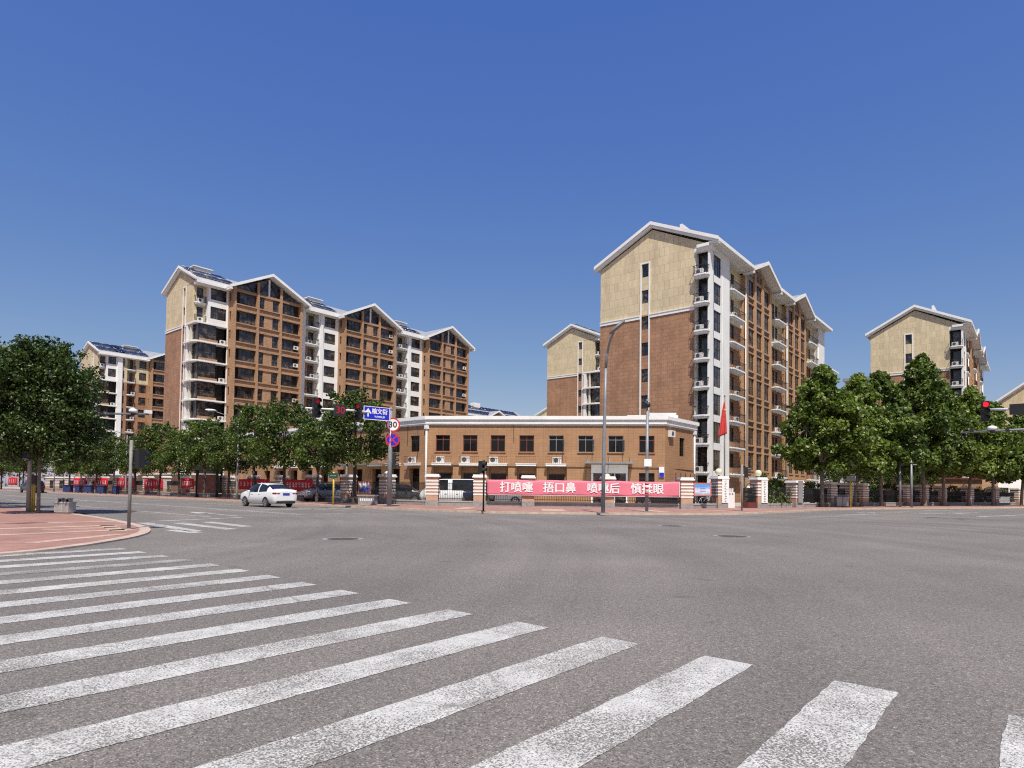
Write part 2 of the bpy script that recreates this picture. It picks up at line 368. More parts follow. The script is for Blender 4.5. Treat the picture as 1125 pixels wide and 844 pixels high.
MT['red_paver'] = paver_mat('red_pavers', (0.345, 0.190, 0.150), 0.4, 0.2, (0.26, 0.13, 0.10))
MT['cream_paver'] = paver_mat('cream_pavers', (0.50, 0.36, 0.27), 0.4, 0.2, (0.3, 0.2, 0.15))
MT['ground'] = pmat('dusty_ground', (0.27, 0.24, 0.20), 0.95, var=0.2, scale=0.3, bump=0.3, bscale=8)

def foliage_mat(name, dark, light):
    m, t, b = newmat(name)
    at = N(t, 'ShaderNodeAttribute', attribute_name='tone')
    oi = N(t, 'ShaderNodeObjectInfo'); ad = N(t, 'ShaderNodeMath', operation='MULTIPLY_ADD'); t.links.new(oi.outputs['Random'], ad.inputs[0]); ad.inputs[1].default_value = 0.45
    sb = N(t, 'ShaderNodeMath', operation='ADD'); sb.inputs[1].default_value = -0.22; t.links.new(at.outputs['Fac'], sb.inputs[0]); t.links.new(sb.outputs[0], ad.inputs[2])
    c = ramp(t, ad.outputs[0], [(0.0, dark), (0.6, tuple((a+b_)/2 for a, b_ in zip(dark, light))), (1.0, light)])
    t.links.new(c, b.inputs['Base Color']); b.inputs['Roughness'].default_value = 0.4; b.inputs['Specular IOR Level'].default_value = 0.38
    tr = N(t, 'ShaderNodeBsdfTranslucent'); t.links.new(mix(t, 1.0, c, (1.1, 1.5, 0.5), 'MULTIPLY'), tr.inputs[0])
    ms = N(t, 'ShaderNodeMixShader', ); ms.inputs[0].default_value = 0.28
    t.links.new(b.outputs[0], ms.inputs[1]); t.links.new(tr.outputs[0], ms.inputs[2])
    t.links.new(ms.outputs[0], t.nodes['Material Output'].inputs[0])
    return m
MT['leaf'] = foliage_mat('street_tree_leaves', (0.030, 0.052, 0.010), (0.145, 0.200, 0.036))
MT['leaf_dark'] = foliage_mat('dark_street_tree_leaves', (0.022, 0.042, 0.010), (0.070, 0.110, 0.024))
MT['leaf_plane'] = foliage_mat('plane_tree_leaves', (0.040, 0.072, 0.010), (0.205, 0.262, 0.050))
MT['leaf_shrub'] = foliage_mat('shrub_leaves', (0.05, 0.10, 0.015), (0.13, 0.20, 0.03))
MT['bark'] = pmat('grey_bark', (0.19, 0.165, 0.14), 0.9, var=0.35, scale=6, bump=0.6, bscale=14)
MT['bark_dark'] = pmat('dark_bark', (0.07, 0.055, 0.045), 0.9, var=0.35, scale=6, bump=0.6, bscale=14)

# ------------------------------------------------------------------ lettering (made first, while the scene is small)
_txt = {}
def text_mesh(s, size, mat, bold=0.0, align='CENTER', depth=0.004):
    cu = bpy.data.curves.new('lettering', 'FONT'); cu.body = s; cu.size = size; cu.align_x = align; cu.align_y = 'CENTER'
    cu.offset = 0 if bold > .01 else bold; cu.extrude = depth; cu.resolution_u = 3
    o = bpy.data.objects.new('lettering', cu); COL.objects.link(o)
    dg = bpy.context.evaluated_depsgraph_get(); dg.update()
    me = bpy.data.meshes.new_from_object(o.evaluated_get(dg))
    if bold > .01:
        v0 = [tuple(v.co) for v in me.vertices]; f0 = [tuple(p.vertices) for p in me.polygons]; V, F = [], []
        for k, (dx, dy) in enumerate(((-1, -.6), (1, -.6), (-1, .6), (1, .6), (0, 0))):
            F += [tuple(i+len(V) for i in f) for f in f0]; V += [(x+dx*bold*.6, y+dy*bold*.6, z+k*.0006) for x, y, z in v0]
        me = bpy.data.meshes.new('lettering'); me.from_pydata(V, [], F)
    me.materials.clear(); me.materials.append(mat)
    bpy.data.objects.remove(o); bpy.data.curves.remove(cu)
    return me
TX = {
    'banner': [text_mesh(s, 0.80, MT['text'], 0.028) for s in ('打喷嚏', '捂口鼻', '喷嚏后', '慎揉眼')],
    'street': text_mesh('榆文街', 0.42, MT['text'], 0.008), 'street_latin': text_mesh('YUWEN JIE', 0.17, MT['text'], 0.004),
    'thirty': text_mesh('30', 0.56, MT['black_text'], 0.018), 'count': text_mesh('30', 0.60, MT['led_red'], 0.006),
}

# ------------------------------------------------------------------ ground, road, pavements
mb = MB(); mb.face([(-900, -900, -0.03), (1500, -900, -0.03), (1500, 1500, -0.03), (-900, 1500, -0.03)])
struct(mb.build('ground', MT['ground']))
mb = MB(); mb.face([(-160, -60, 0), (220, -60, 0), (220, 330, 0), (-160, 330, 0)])
struct(mb.build('road', MT['asphalt']))

def ribbon(mb, pts, wdt, z0, z1, mi=0, side=1):
    """kerb stones following pts, wdt wide towards `side` (left = 1)"""
    pts = [Vector(p) for p in pts]; off = []
    for i, p in enumerate(pts):
        d = (pts[min(i+1, len(pts)-1)]-pts[max(i-1, 0)]).normalized(); off.append(p+Vector((-d.y, d.x))*wdt*side)
    for i in range(len(pts)-1):
        a, b, c, d = pts[i], pts[i+1], off[i+1], off[i]
        mb.face([(a.x, a.y, z1), (b.x, b.y, z1), (c.x, c.y, z1), (d.x, d.y, z1)], mi)
        mb.face([(a.x, a.y, z0), (b.x, b.y, z0), (b.x, b.y, z1), (a.x, a.y, z1)], mi)
    return off
def smooth(pts, n=6):
    out = []
    P = [Vector(p) for p in pts]
    for i in range(len(P)-1):
        p0, p1, p2, p3 = P[max(i-1, 0)], P[i], P[i+1], P[min(i+2, len(P)-1)]
        for k in range(n):
            t = k/n
            out.append(0.5*((2*p1)+(p2-p0)*t+(2*p0-5*p1+4*p2-p3)*t*t+(3*p1-p0-3*p2+p3)*t**3))
    out.append(P[-1]); return out
ISL = smooth([(-70, 14.6), (-20, 14.6), (-2, 14.7), (1.6, 14.8), (3.3, 15.1), (4.5, 15.9), (5.5, 16.9), (6.3, 17.85), (7.1, 19.2), (7.75, 20.9), (8.15, 22.6), (8.6, 26), (8.95, 30), (9.1, 36), (9.2, 60), (9.2, 320)])
FAR = smooth([(25.5, 320), (25.5, 90), (25.5, 50), (25.4, 38), (25.4, 30.5), (25.9, 25.6), (27.0, 22.6), (29.2, 20.2), (33, 16.9), (37.5, 14.3), (45, 13.3), (54, 13.0), (61, 11.8), (70, 8.8), (80, 5.2), (97, -0.6), (125, -10), (200, -36)])
KZ = 0.12
KI = 0.04                         # the island corner is a dropped kerb
for nm, pts, close, side, kz in (('pavement_island', ISL, [(-70, 320)], 1, KI), ('pavement', FAR, [(220, -43), (220, 320)], 1, KZ)):
    mb = MB(); inner = ribbon(mb, pts, 0.28, 0, kz, 1, side)
    poly = [tuple(p) for p in inner]+close
    mb.face([(p[0], p[1], kz) for p in poly][::1], 0)
    struct(mb.build(nm, [MT['red_paver'], MT['kerb']]))
# cream bands laid into the red paving
mb = MB()
def band(mb, a, b, wd, z): 
    a, b = Vector(a), Vector(b); d = (b-a).normalized(); n = Vector((-d.y, d.x))*wd/2
    mb.face([(a-n).to_tuple()+(z,), (b-n).to_tuple()+(z,), (b+n).to_tuple()+(z,), (a+n).to_tuple()+(z,)])
for a, b, wd in (((-3, 19.5), (7.2, 20.6), 0.45), ((-3, 23.0), (7.9, 22.9), 0.5), ((-2, 31), (6.2, 25.4), 0.5), ((-3, 27.5), (8.2, 25.2), 0.45), ((3.9, 17.2), (6.3, 18.8), 0.35), ((5.2, 21.7), (7.2, 21.85), 0.3), ((6.6, 19.9), (7.25, 23), 0.4)):
    band(mb, a, b, wd, KI+0.004)
struct(mb.build('pavement_bands', MT['cream_paver']))
mb = MB()
for a, b, wd in (((30.0, 21.8), (33.2, 24.3), 1.4), ((35.4, 17.4), (37.6, 20.4), 0.9), ((40.5, 14.6), (41.3, 17.6), 0.8), ((27.4, 27), (30.6, 29.2), 0.9), ((46, 14), (46.6, 17.4), 0.7), ((26.5, 36), (30.4, 36.3), 0.8)):
    band(mb, a, b, wd, KZ+0.004)
struct(mb.build('pavement_slabs', MT['cream_paver']))
mb = MB(); mb.face([(31.4, 33.9, KZ+0.006), (43.3, 20.4, KZ+0.006), (58, 20.2, KZ+0.006), (70, 17.6, KZ+0.006), (200, -20, KZ+0.006), (200, 300, KZ+0.006), (31.4, 300, KZ+0.006)])
struct(mb.build('courtyard_ground', MT['concrete']))

# painted markings
mb = MB()
for k in range(-2, 17):
    y1 = k+0.164; y0 = y1-0.406; xr = 5.095+(0.05*math.sin(k*7)); xl = -4.6
    if k == 16: xr, xl = 4.3, 2.9
    if k == 15: xr, xl = 5.05, 1.0
    rj = random.Random(k+50); n = int((xr-xl)/.11); m_ = 1 if k in (12,) else 0
    lo = [(xl+(xr-xl)*i/n, y0+rj.uniform(-.009, .007), .004) for i in range(n+1)]; hi = [(xl+(xr-xl)*i/n, y1+rj.uniform(-.007, .009), .004) for i in range(n+1)]
    for i in range(n): mb.face([lo[i], lo[i+1], hi[i+1], hi[i]], m_)
struct(mb.build('crosswalk_marking', [MT['paint'], MT['paint_faint']]))
mb = MB()
def line(a, b, wd=0.15, mi=0): 
    a, b = Vector(a), Vector(b); d = (b-a).normalized(); n = Vector((-d.y, d.x))*wd/2; z = 0.004
    mb.face([(a-n).to_tuple()+(z,), (b-n).to_tuple()+(z,), (b+n).to_tuple()+(z,), (a+n).to_tuple()+(z,)], mi)
for a, b in (((8.85, 24.5), (8.4, 19.2)), ((9.75, 23.8), (9.55, 19.4)), ((8.1, 20.3), (8.15, 18.6)), ((10.8, 23.8), (10.6, 20.4))): line(a, b, 0.42)
line((9.4, 25.3), (13.4, 26.3), 0.3)
for y0 in (27.5, 40, 53, 66, 82, 100):
    line((12.6, y0), (12.6, y0+9), 0.15); line((21.7, y0+3), (21.7, y0+8), 0.15)
for xx in (16.9, 17.25): line((xx, 27.4), (xx, 150), 0.14)
line((17.6, 33.9), (24.5, 33.9), 0.35); line((17.6, 27.4), (21, 27.4), 0.2)
line((13.9, 27.6), (14.1, 31.2), 0.18)
mb.face([(13.55, 31.0, 0.004), (14.65, 31.0, 0.004), (14.1, 33.2, 0.004)])
for a, b in (((39.7, 10.4), (43.2, 8.85)), ((44.5, 9.6), (48.9, 8.4)), ((50.9, 10.0), (58.3, 7.74)), ((53.5, 6.55), (57.4, 5.2)), ((58.6, 5.4), (62.0, 3.6)), ((79.2, 5.0), (95.6, 0.0)), ((64, 7.5), (77, 3.2)), ((50, 3), (62, 0))): line(a, b, 0.3)
line((56, 4.6), (57.4, 4.15), 0.7)
struct(mb.build('lane_markings', MT['paint']))
# manhole covers
for (x, y, r), lab in zip(((9.95, 14.1, 0.42), (19.45, 7.3, 0.45), (23.3, 11.15, 0.42)), ('round iron manhole cover in the asphalt straight ahead of the white sedan', 'round iron manhole cover in the open asphalt, nearest to the right edge', 'small dark manhole cover in the road before the camera mast')):
    mb = MB(); mb.prism([(r*math.cos(t*math.pi/12), r*math.sin(t*math.pi/12)) for t in range(24)], -0.02, 0.007, 0)
    o = mb.build('manhole_cover', MT['bark_dark'], None, (x, y, 0)); tag(o, lab, 'manhole cover', 'manhole covers in the road')
    mb = MB(); 
    for t in range(24):
        a, b = t*math.pi/12, (t+1)*math.pi/12
        mb.face([((r+.002)*math.cos(a), (r+.002)*math.sin(a), .005), ((r+.12)*math.cos(a), (r+.12)*math.sin(a), .005), ((r+.12)*math.cos(b), (r+.12)*math.sin(b), .005), ((r+.002)*math.cos(b), (r+.002)*math.sin(b), .005)])
    mb.build('collar', MT['stone'], o)

# ------------------------------------------------------------------ apartment blocks
def plane(ox, oy, dx, dy):
    """wall frame: u along (dx,dy), depth inward = left of u"""
    return lambda u, d, z: (ox+dx*u-dy*d, oy+dy*u+dx*d, z)
def facade(mb, P, u0, u1, z0, z1, ops, dep, mi, split=None, mirev=None):
    us = sorted({u0, u1} | {q for o in ops for q in o[:2] if u0 < q < u1}); zs = sorted({z0, z1} | {q for o in ops for q in o[2:4] if z0 < q < z1} | ({split[0]} if split else set()))
    for zi in range(len(zs)-1):
        za, zb = zs[zi], zs[zi+1]; zc = (za+zb)/2; m = split[1] if split and zc > split[0] else mi
        run = None
        for ui in range(len(us)-1):
            ua, ub = us[ui], us[ui+1]; uc = (ua+ub)/2
            hole = any(o[0] < uc < o[1] and o[2] < zc < o[3] for o in ops)
            if not hole:
                if run is None: run = ua
            if (hole or ui == len(us)-2) and run is not None:
                e = ua if hole else ub
                mb.face([P(run, 0, za), P(e, 0, za), P(e, 0, zb), P(run, 0, zb)], m); run = None
    for o in ops:
        a, b, c, d = o[:4]; dp = o[4] if len(o) > 4 else dep
        m = split[1] if split and (c+d)/2 > split[0] else mi
        if mirev is not None: m = mirev
        for p, q in (((a, c), (a, d)), ((b, d), (b, c)), ((a, d), (b, d)), ((b, c), (a, c))):
            mb.face([P(p[0], 0, p[1]), P(p[0], dp, p[1]), P(q[0], dp, q[1]), P(q[0], 0, q[1])], m)
_wc = {}
def win_mesh(wd, h, cols=2, rows=1, bar=0.05, transom=0.0, fm='frame'):
    key = (round(wd, 2), round(h, 2), cols, rows, bar, transom, fm)
    if key in _wc: return _wc[key]
    mb = MB(); y0, y1 = -0.05, 0.01
    mb.box(0, wd, y0, y1, 0, bar); mb.box(0, wd, y0, y1, h-bar, h); mb.box(0, bar, y0, y1, bar, h-bar); mb.box(wd-bar, wd, y0, y1, bar, h-bar)
    for i in range(1, cols): x = wd*i/cols; mb.box(x-bar/2, x+bar/2, y0+.01, y1, bar, h-bar)
    for i in range(1, rows): z = h*i/rows; mb.box(bar, wd-bar, y0+.015, y1, z-bar/3, z+bar/3)
    if transom: mb.box(bar, wd-bar, y0+.012, y1, h*transom-bar/2, h*transom+bar/2)
    mb.face([(bar, -0.012, bar), (wd-bar, -0.012, bar), (wd-bar, -0.012, h-bar), (bar, -0.012, h-bar)], 1)
    _wc[key] = mb.mesh('window', [MT[fm], MT['glass']]); return _wc[key]
_bc = {}
def balcony_mesh(wd, dp, kind):
    key = (round(wd, 2), round(dp, 2), kind)
    if key in _bc: return _bc[key]
    mb = MB()
    if kind == 'slab':     # front corners cut back, thin underside
        mb.prism([(0, 0), (0, -dp*0.7), (0.25, -dp), (wd-0.25, -dp), (wd, -dp*0.7), (wd, 0)], -0.10, 0.06)
        mb.prism([(0.1, 0), (0.1, -dp*0.6), (0.35, -dp*0.8), (wd-0.35, -dp*0.8), (wd-0.1, -dp*0.6), (wd-0.1, 0)], -0.30, -0.10)
        m = MT['white']
    elif kind == 'rail':
        n = max(4, int(wd/0.2))
        for i in range(n+1):
            x = 0.08+(wd-0.16)*i/n; mb.box(x-.009, x+.009, -dp+.05, -dp+.068, 0.06, 0.95)
        mb.box(0.06, wd-.06, -dp+.04, -dp+.085, 0.95, 1.0); mb.box(0.06, wd-.06, -dp+.045, -dp+.08, 0.10, 0.13)
        for x in (0.06, wd-0.10):
            mb.box(x, x+.04, -dp+.09, 0, 0.95, 1.0)
            for k in range(1, 4): mb.box(x+.01, x+.03, -dp+dp*k/4, -dp+dp*k/4+.02, 0.06, 0.95)
        m = MT['black']
    elif kind == 'ac':
        mb.box(0, 0.8, -0.32, 0, 0, 0.58, 0)
        mb.face([(0.30+0.22*math.cos(t*math.pi/8), -0.325, 0.29+0.22*math.sin(t*math.pi/8)) for t in range(16)], 1)
        m = [MT['ac'], MT['acgrill']]
    _bc[key] = mb.mesh(kind, m); return _bc[key]
def wput(root, P, u, d, z, me, name='window', rz=0):
    o = put(name, me, root, P(u, d, z), rz); return o
def balcony(root, P, u, z, wd, dp, rz, rail=True, ac=None, d=0):
    o = put('balcony', balcony_mesh(wd, dp, 'slab'), root, P(u, d, z), rz)
    if rail: put('railing', balcony_mesh(wd, dp, 'rail'), o)
    if ac is not None: put('air_conditioner', balcony_mesh(0.8, 0.32, 'ac'), o, (min(ac, wd-0.9), -dp*0.35, 0.06))
    return o
def slope(mb, a, b, c, d, th, mi=0, me=1):
    """roof plate a,b,c,d (counter-clockwise from above), th thick"""
    q = [Vector(p) for p in (a, b, c, d)]; l = [p-Vector((0, 0, th)) for p in q]
    mb.face(q, mi); mb.face(l[::-1], me)
    for i in range(4): j = (i+1) % 4; mb.face([q[i], l[i], l[j], q[j]], me)
def solar_rows(root, x0, x1, yA, zA, yB, zB, rows=2, gap=0.25):
    """tube collectors on the slope from the eave (yA,zA) to the ridge (yB,zB)"""
    for r in range(rows):
        t0, t1 = (r+0.16)/rows, (r+0.80)/rows; x = x0
        while x+1.9 < x1:
            mb = MB(); P = lambda xx, t, h: (xx, yA+(yB-yA)*t, zA+(zB-zA)*t+h)
            slope(mb, P(x, t0, .2), P(x+1.95, t0, .2), P(x+1.95, t1, .26), P(x, t1, .26), .07, 0, 1)
            mb.tube([P(x, t1+.012, .2), P(x+1.95, t1+.012, .2)], 0.09, 8, 1)
            for k in range(1, 6): xx = x+1.95*k/6; mb.tube([P(xx, t0+.01, .215), P(xx, t1-.01, .275)], .02, 4, 0)
            mb.build('solar_panel', [MT['solar'], MT['greyframe']], root); x += 2.05
RNG = random.Random(7)
WEST = -math.pi/2

def west_gable(root, dep, ye0, zE, zR, split, s0, s1, ztop, floors, y_start=0.0, stairwin=(1.35, 2.6)):
    """west end wall: x=0, from y_start to dep, gable peak in the middle; slit windows in a white-edged strip"""
    P = plane(0, dep, 0, -1)           # u runs from the north corner to the south, depth = +x
    ops = []
    for F in floors:
        ops.append((dep-s1+0.02, dep-s0-0.02, F+stairwin[0], F+stairwin[1]))
    mb = MB(); u1 = dep-y_start
    facade(mb, P, 0, u1, 0, zE, ops, 0.22, 1, (split, 0))
    mid = dep-(ye0+dep)/2
    mb.face([P(0, 0, zE), P(u1, 0, zE), P(mid, 0, zR)] if abs(y_start-ye0) < .01 else [P(0, 0, zE), P(u1, 0, zE), P(u1, 0, zE+(zR-zE)*(1-abs(u1-mid)/mid)), P(mid, 0, zR)], 0)
    if y_start > .01: mb.face([P(u1, 0, zE), P(dep, 0, zE), P(u1, 0, zE+(zR-zE)*(1-abs(u1-mid)/mid))], 0)
    mb.build('end_wall', [MT['beige'], MT['brick']], root)
    wm = win_mesh(s1-s0-0.04, stairwin[1]-stairwin[0], 1, 2)
    for o in ops: wput(root, P, o[0], 0.2, o[2], wm, 'stair_window', WEST)
    mb = MB()
    for y in (s0-0.16, s1): mb.box(-0.07, -0.001, y, y+0.16, 0, ztop+0.16)
    mb.box(-0.07, -0.001, s0, s1, ztop, ztop+0.16)
    mb.build('strip_surround', MT['white'], root)
    mb = MB()
    for a, b in ((y_start, s0-0.16), (s1+0.16, dep)):
        mb.box(-0.10, -0.001, a, b, split-0.42, split-0.1); mb.box(-0.16, -0.001, a, b, split-0.1, split)
    mb.build('belt_course', MT['white'], root)

def main_roof(root, L, dep, yS, zS, yN, zN, yR, zR, x0=-0.42, cuts=()):
    mb = MB(); th = 0.3; x1 = L+0.5
    xs = [x0]+[q for c in cuts for q in c]+[x1]
    for i in range(len(xs)-1):
        ya = yS if i % 2 == 0 else yS+2.6; za = zS+(zR-zS)*(ya-yS)/(yR-yS)
        slope(mb, (xs[i], ya, za), (xs[i+1], ya, za), (xs[i+1], yR, zR), (xs[i], yR, zR), th)
    slope(mb, (x0, yR, zR), (x1, yR, zR), (x1, yN, zN), (x0, yN, zN), th)
    mb.build('roof', [MT['roof'], MT['white']], root)
    mb = MB()                         # two-step verge along the west gable and its eaves
    for (xa, xb, top, bot) in ((x0-0.12, x0+0.03, 0.07, -0.30), (x0+0.06, 0.0, -0.27, -0.58)):
        for (ya, za, yb, zb) in ((yS, zS, yR, zR), (yR, zR, yN, zN)):
            q = [(ya, za+top), (yb, zb+top), (yb, zb+bot), (ya, za+bot)]
            a = [(xa, y, z) for y, z in q]; b = [(xb, y, z) for y, z in q]
            mb.face(a); mb.face(b[::-1])
            for i in range(4): j = (i+1) % 4; mb.face([a[i], b[i], b[j], a[j]])
    mb.build('verge', MT['white'], root)

def gable_roof(root, xc, hw, yF, zE, zP, yB, truss=None, glassy=True):
    """cross gable over a bay; the front of it at yF; returns nothing"""
    o = None
    mb = MB(); th = 0.32
    slope(mb, (xc-hw, yF, zE), (xc, yF, zP), (xc, yB, zP), (xc-hw, yB, zE), th)
    slope(mb, (xc, yF, zP), (xc+hw, yF, zE), (xc+hw, yB, zE), (xc, yB, zP), th)
    o = mb.build('cross_gable', [MT['roof'], MT['white']], root)
    mb = MB()
    for s in (-1, 1):
        q = [(xc+s*hw, zE+.06), (xc, zP+.06), (xc, zP-.38), (xc+s*hw, zE-.38)]
        a = [(x, yF-.10, z) for x, z in q]; b = [(x, yF-.003, z) for x, z in q]
        mb.face(a); mb.face(b)
        for i in range(4): j = (i+1) % 4; mb.face([a[i], b[i], b[j], a[j]])
        mb.box(*sorted((xc+s*hw, xc+s*(hw-0.35))), yF-.10, yF+1.2, zE-.6, zE-.38)
    mb.build('bargeboard', MT['white'], o)
    return o

def building_A(name, label, cat, loc, mods, nfl, f0, fh, dep, group=None, first=1, solar=True, recess_white=True, bays_detail=True, L=None, side_open=3.2):
    """south front with brown bays under cross gables, white recesses and an open glazed corner"""
    root = thing(name, label, cat, loc, 0, group)
    L = L or mods[-1][2]
    FL = [f0+fh*i for i in range(nfl)]; top = f0+fh*nfl; split = FL[-2]-0.1
    zE = top+0.1; zR = zE+3.1; so_ = side_open
    west_gable(root, dep, 0, zE-0.15, zR-0.6, split, so_+0.35, so_+1.15, FL[-1]+2.7, FL[first:], so_)
    main_roof(root, L, dep, -1.0, zE+0.25, dep+0.7, zE+0.25, dep/2, zR+0.1)
    body = MB()                       # mats: 0 beige 1 brick 2 white 3 tan 4 dark 5 offwhite
    S = plane(0, 0, 1, 0)
    body.box(so_*0.3+L*0, L, dep-0.02, dep, 0, zE-.2, 1); 
    body.face([(L, 0.5, 0), (L, dep, 0), (L, dep, zE), (L, 0.5, zE)], 1)
    for kind, a, b in mods:
        if kind == 'corner':
            w0 = b-a; pier0 = 1.8 if w0 > 4 else 1.5
            # open part: floors below the two top ones
            zs = FL[-2]
            body.face([(a+0.9, so_, 0), (a+0.9, 1.1, 0), (a+0.9, 1.1, zs), (a+0.9, so_, zs)], 1)      # west side, set back
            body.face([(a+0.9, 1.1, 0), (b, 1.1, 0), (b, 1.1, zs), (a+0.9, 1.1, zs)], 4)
            body.face([(a, so_-.002, 0), (a+0.9, so_-.002, 0), (a+0.9, so_-.002, zs), (a, so_-.002, zs)], 1)
            body.box(a+0.15, a+0.45, 1.9, 2.2, 0, zs, 5)
            body.box(a+0.0, a+0.5, so_-.55, so_-.003, 0, zs, 2)
            for F in FL[first:-2]:
                mb = MB(); mb.prism([(a-.35, so_), (a-.35, 0.5), (a+0.1, -0.35), (b-.02, -0.35), (b-.02, 1.1), (a+0.9, 1.1), (a+0.9, so_)], -0.2, 0.02)
                sl_ = mb.build('balcony', MT['white'], root, (0, 0, F))
                mb = MB(); mb.box(a+0.55, b-1.5, -0.12, 0.0, 0.02, 0.42); mb.build('parapet', MT['brick2'], sl_)
                if RNG.random() < .4: put('air_conditioner', balcony_mesh(.8, .32, 'ac'), sl_, (b-1.2, -0.02, 0.02))
                g = wput(root, S, a+0.6, 0.25, F+0.44, win_mesh(w0-2.2, fh-0.66, 4, 1, .045, .35), 'balcony_glazing')
                g2 = wput(root, plane(0, so_-0.6, 0, -1), 0.1, a+0.62, F+0.3, win_mesh(so_-1.0, fh-0.55, 2, 1, .045), 'side_glazing', WEST)
            # top two floors: white frame and niche
            zt = FL[-2]; 
            body.box(a-.05, b, -0.05, so_, zt-0.25, zt, 2)
            body.face([(a, so_, zt), (a, 0.9, zt), (a, 0.9, top), (a, so_, top)], 0)
            body.face([(a, 0.9, zt), (a+pier0, 0.9, zt), (a+pier0, 0.9, top), (a, 0.9, top)], 0)
            ops = [(a+pier0+.35, b-.25, F+0.75, F+fh-.32) for F in FL[-2:]]
            facade(body, S, a+pier0, b, zt, top, ops, .18, 2)
            body.face([(a+pier0, 0, zt), (a+pier0, 0.9, zt), (a+pier0, 0.9, top), (a+pier0, 0, top)], 2)
            for o in ops: wput(root, S, o[0], .16, o[2], win_mesh(o[1]-o[0], o[3]-o[2], 3, 1, .05, .4), 'window')
            for F in FL[-2:]:
                wput(root, S, a+0.5, .88, F+.1, win_mesh(.85, 2.2, 1, 2), 'balcony_door')
                if F > zt: balcony(root, S, a+0.05, F, pier0-.1, 0.55, 0, True, 0.4, .9)
                else: balcony(root, S, a+0.05, F+.03, pier0-.1, 0.5, 0, True, 0.4, .8)
            body.box(a-.02, b, -0.15, 0.9, top-.3, top+.05, 2)
            body.box(b-.12, b+.02, -0.12, -0.001, 0, top, 2)
        elif kind == 'fin':
            body.box(a, b, -0.45, 0.5, 0, top, 2)
        elif kind == 'bay':
            yb = -1.6; w0 = b-a; B = plane(a, yb, 1, 0)
            cols = [(0.42, 3.74), (4.15, 5.05), (6.45, 7.5), (8.05, 11.28)]; sc = w0/11.7
            ops = []
            for F in FL[first:]:
                for (p, q) in cols: ops.append((p*sc, q*sc, F+0.62, F+fh-0.42, 0.55 if q-p > 2 else 0.22))
            facade(body, B, 0, w0, 0, top, ops, .2, 3)
            # truss gable
            zP = zE+2.95; c = w0/2
            sl_o = [(F+1.0, F+2.3) for F in FL[first:]]
            SW = plane(a, 0, 0, -1)
            facade(body, SW, 0, 1.6, 0, top, [(0.45, 0.95, z0, z1) for z0, z1 in sl_o], .2, 3)
            body.face([(b, yb, 0), (b, 0, 0), (b, 0, top), (b, yb, top)], 3)
            for z0, z1 in sl_o: wput(root, SW, .45, .18, z0, win_mesh(.5, 1.3, 1, 1, .04), 'slit_window', WEST)
            for F in FL[first:]:
                for i, (p, q) in enumerate(cols):
                    p, q = p*sc, q*sc
                    if q-p > 2:
                        x0, x1 = (p+.75, q) if i == 0 else (p, q-.95)
                        wput(root, B, x0, .34, F+.62, win_mesh(x1-x0, fh-1.04, 4, 1, .05, .38), 'loggia_glazing')
                        e0, e1 = (p, x0) if i == 0 else (x1, q)
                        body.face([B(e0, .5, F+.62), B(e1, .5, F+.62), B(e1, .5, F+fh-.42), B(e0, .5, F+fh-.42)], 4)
                        if i == 3 and RNG.random() < .28: put('air_conditioner', balcony_mesh(.8, .32, 'ac'), root, B(x1+.08, .45, F+1.1))
                    else:
                        wput(root, B, p, .2, F+.62, win_mesh(q-p, fh-1.04, 2, 1, .05, .38), 'window')
            mb = MB()                     # pilasters and ledges stand proud
            pil = [(0, .42), (3.74, 4.12), (7.62, 8.0), (11.28, 11.7)]
            for k, (p, q) in enumerate(pil):
                tz = top+(0.2 if k in (0, 3) else 1.7); mb.box(a+p*sc, a+q*sc, yb-.24, yb-.001, 0, tz, 0)
            for F in FL[first:]+[top]:
                for k in range(3):
                    p, q = pil[k][1]*sc, pil[k+1][0]*sc
                    mb.box(a+p, a+q, yb-.2, yb-.002, F+.42, F+.6, 0) if F < top else None
                    mb.box(a+p, a+q, yb-.16, yb-.002, F-.42, F-.26, 0)
            mb.build('pilasters', MT['brick2'], root)
            mb = MB()                     # glazed gable triangle
            hw = w0/2
            mb.face([(a, yb+.3, top), (b, yb+.3, top), (a+c, yb+.3, zP-.25)], 0)
            tri = mb.build('gable_glazing', MT['glass'], root)
            mb = MB()
            mb.box(a+c-.13, a+c+.13, yb+.06, yb+.28, top, zP-.4)
            mb.build('king_post', MT['white'], tri)
            mb = MB()
            for s in (-1, 1):
                mb.tube([(a+c+s*.15, yb+.22, zP-.9), (a+c+s*1.7, yb+.22, top+.1)], .05, 4)
                mb.tube([(a+c+s*3.6, yb+.22, top+1.0), (a+c+s*2.4, yb+.22, top+.1)], .05, 4)
            mb.build('braces', MT['frame'], tri)
            gable_roof(root, a+c, hw+1.0, yb-1.0, zE-.1, zP+.35, dep/2)
        elif kind == 'recess':
            w0 = b-a; sc = w0/8.2
            r1, r2, pr, r3 = (0.35*sc, .85*sc), (1.7*sc, 4.2*sc), (4.5*sc, 5.0*sc), (5.35*sc, 7.6*sc)
            ops = []
            for F in FL[first:]:
                ops += [(r1[0], r1[1], F+.7, F+fh-.4), (r2[0], r2[1], F, F+fh-.14, 1.3), (r3[0], r3[1], F+.72, F+fh-.34)]
            A0 = plane(a, 0, 1, 0); facade(body, A0, 0, w0, 0, top, ops, .2, *((2,) if recess_white else (1, (split, 0))))
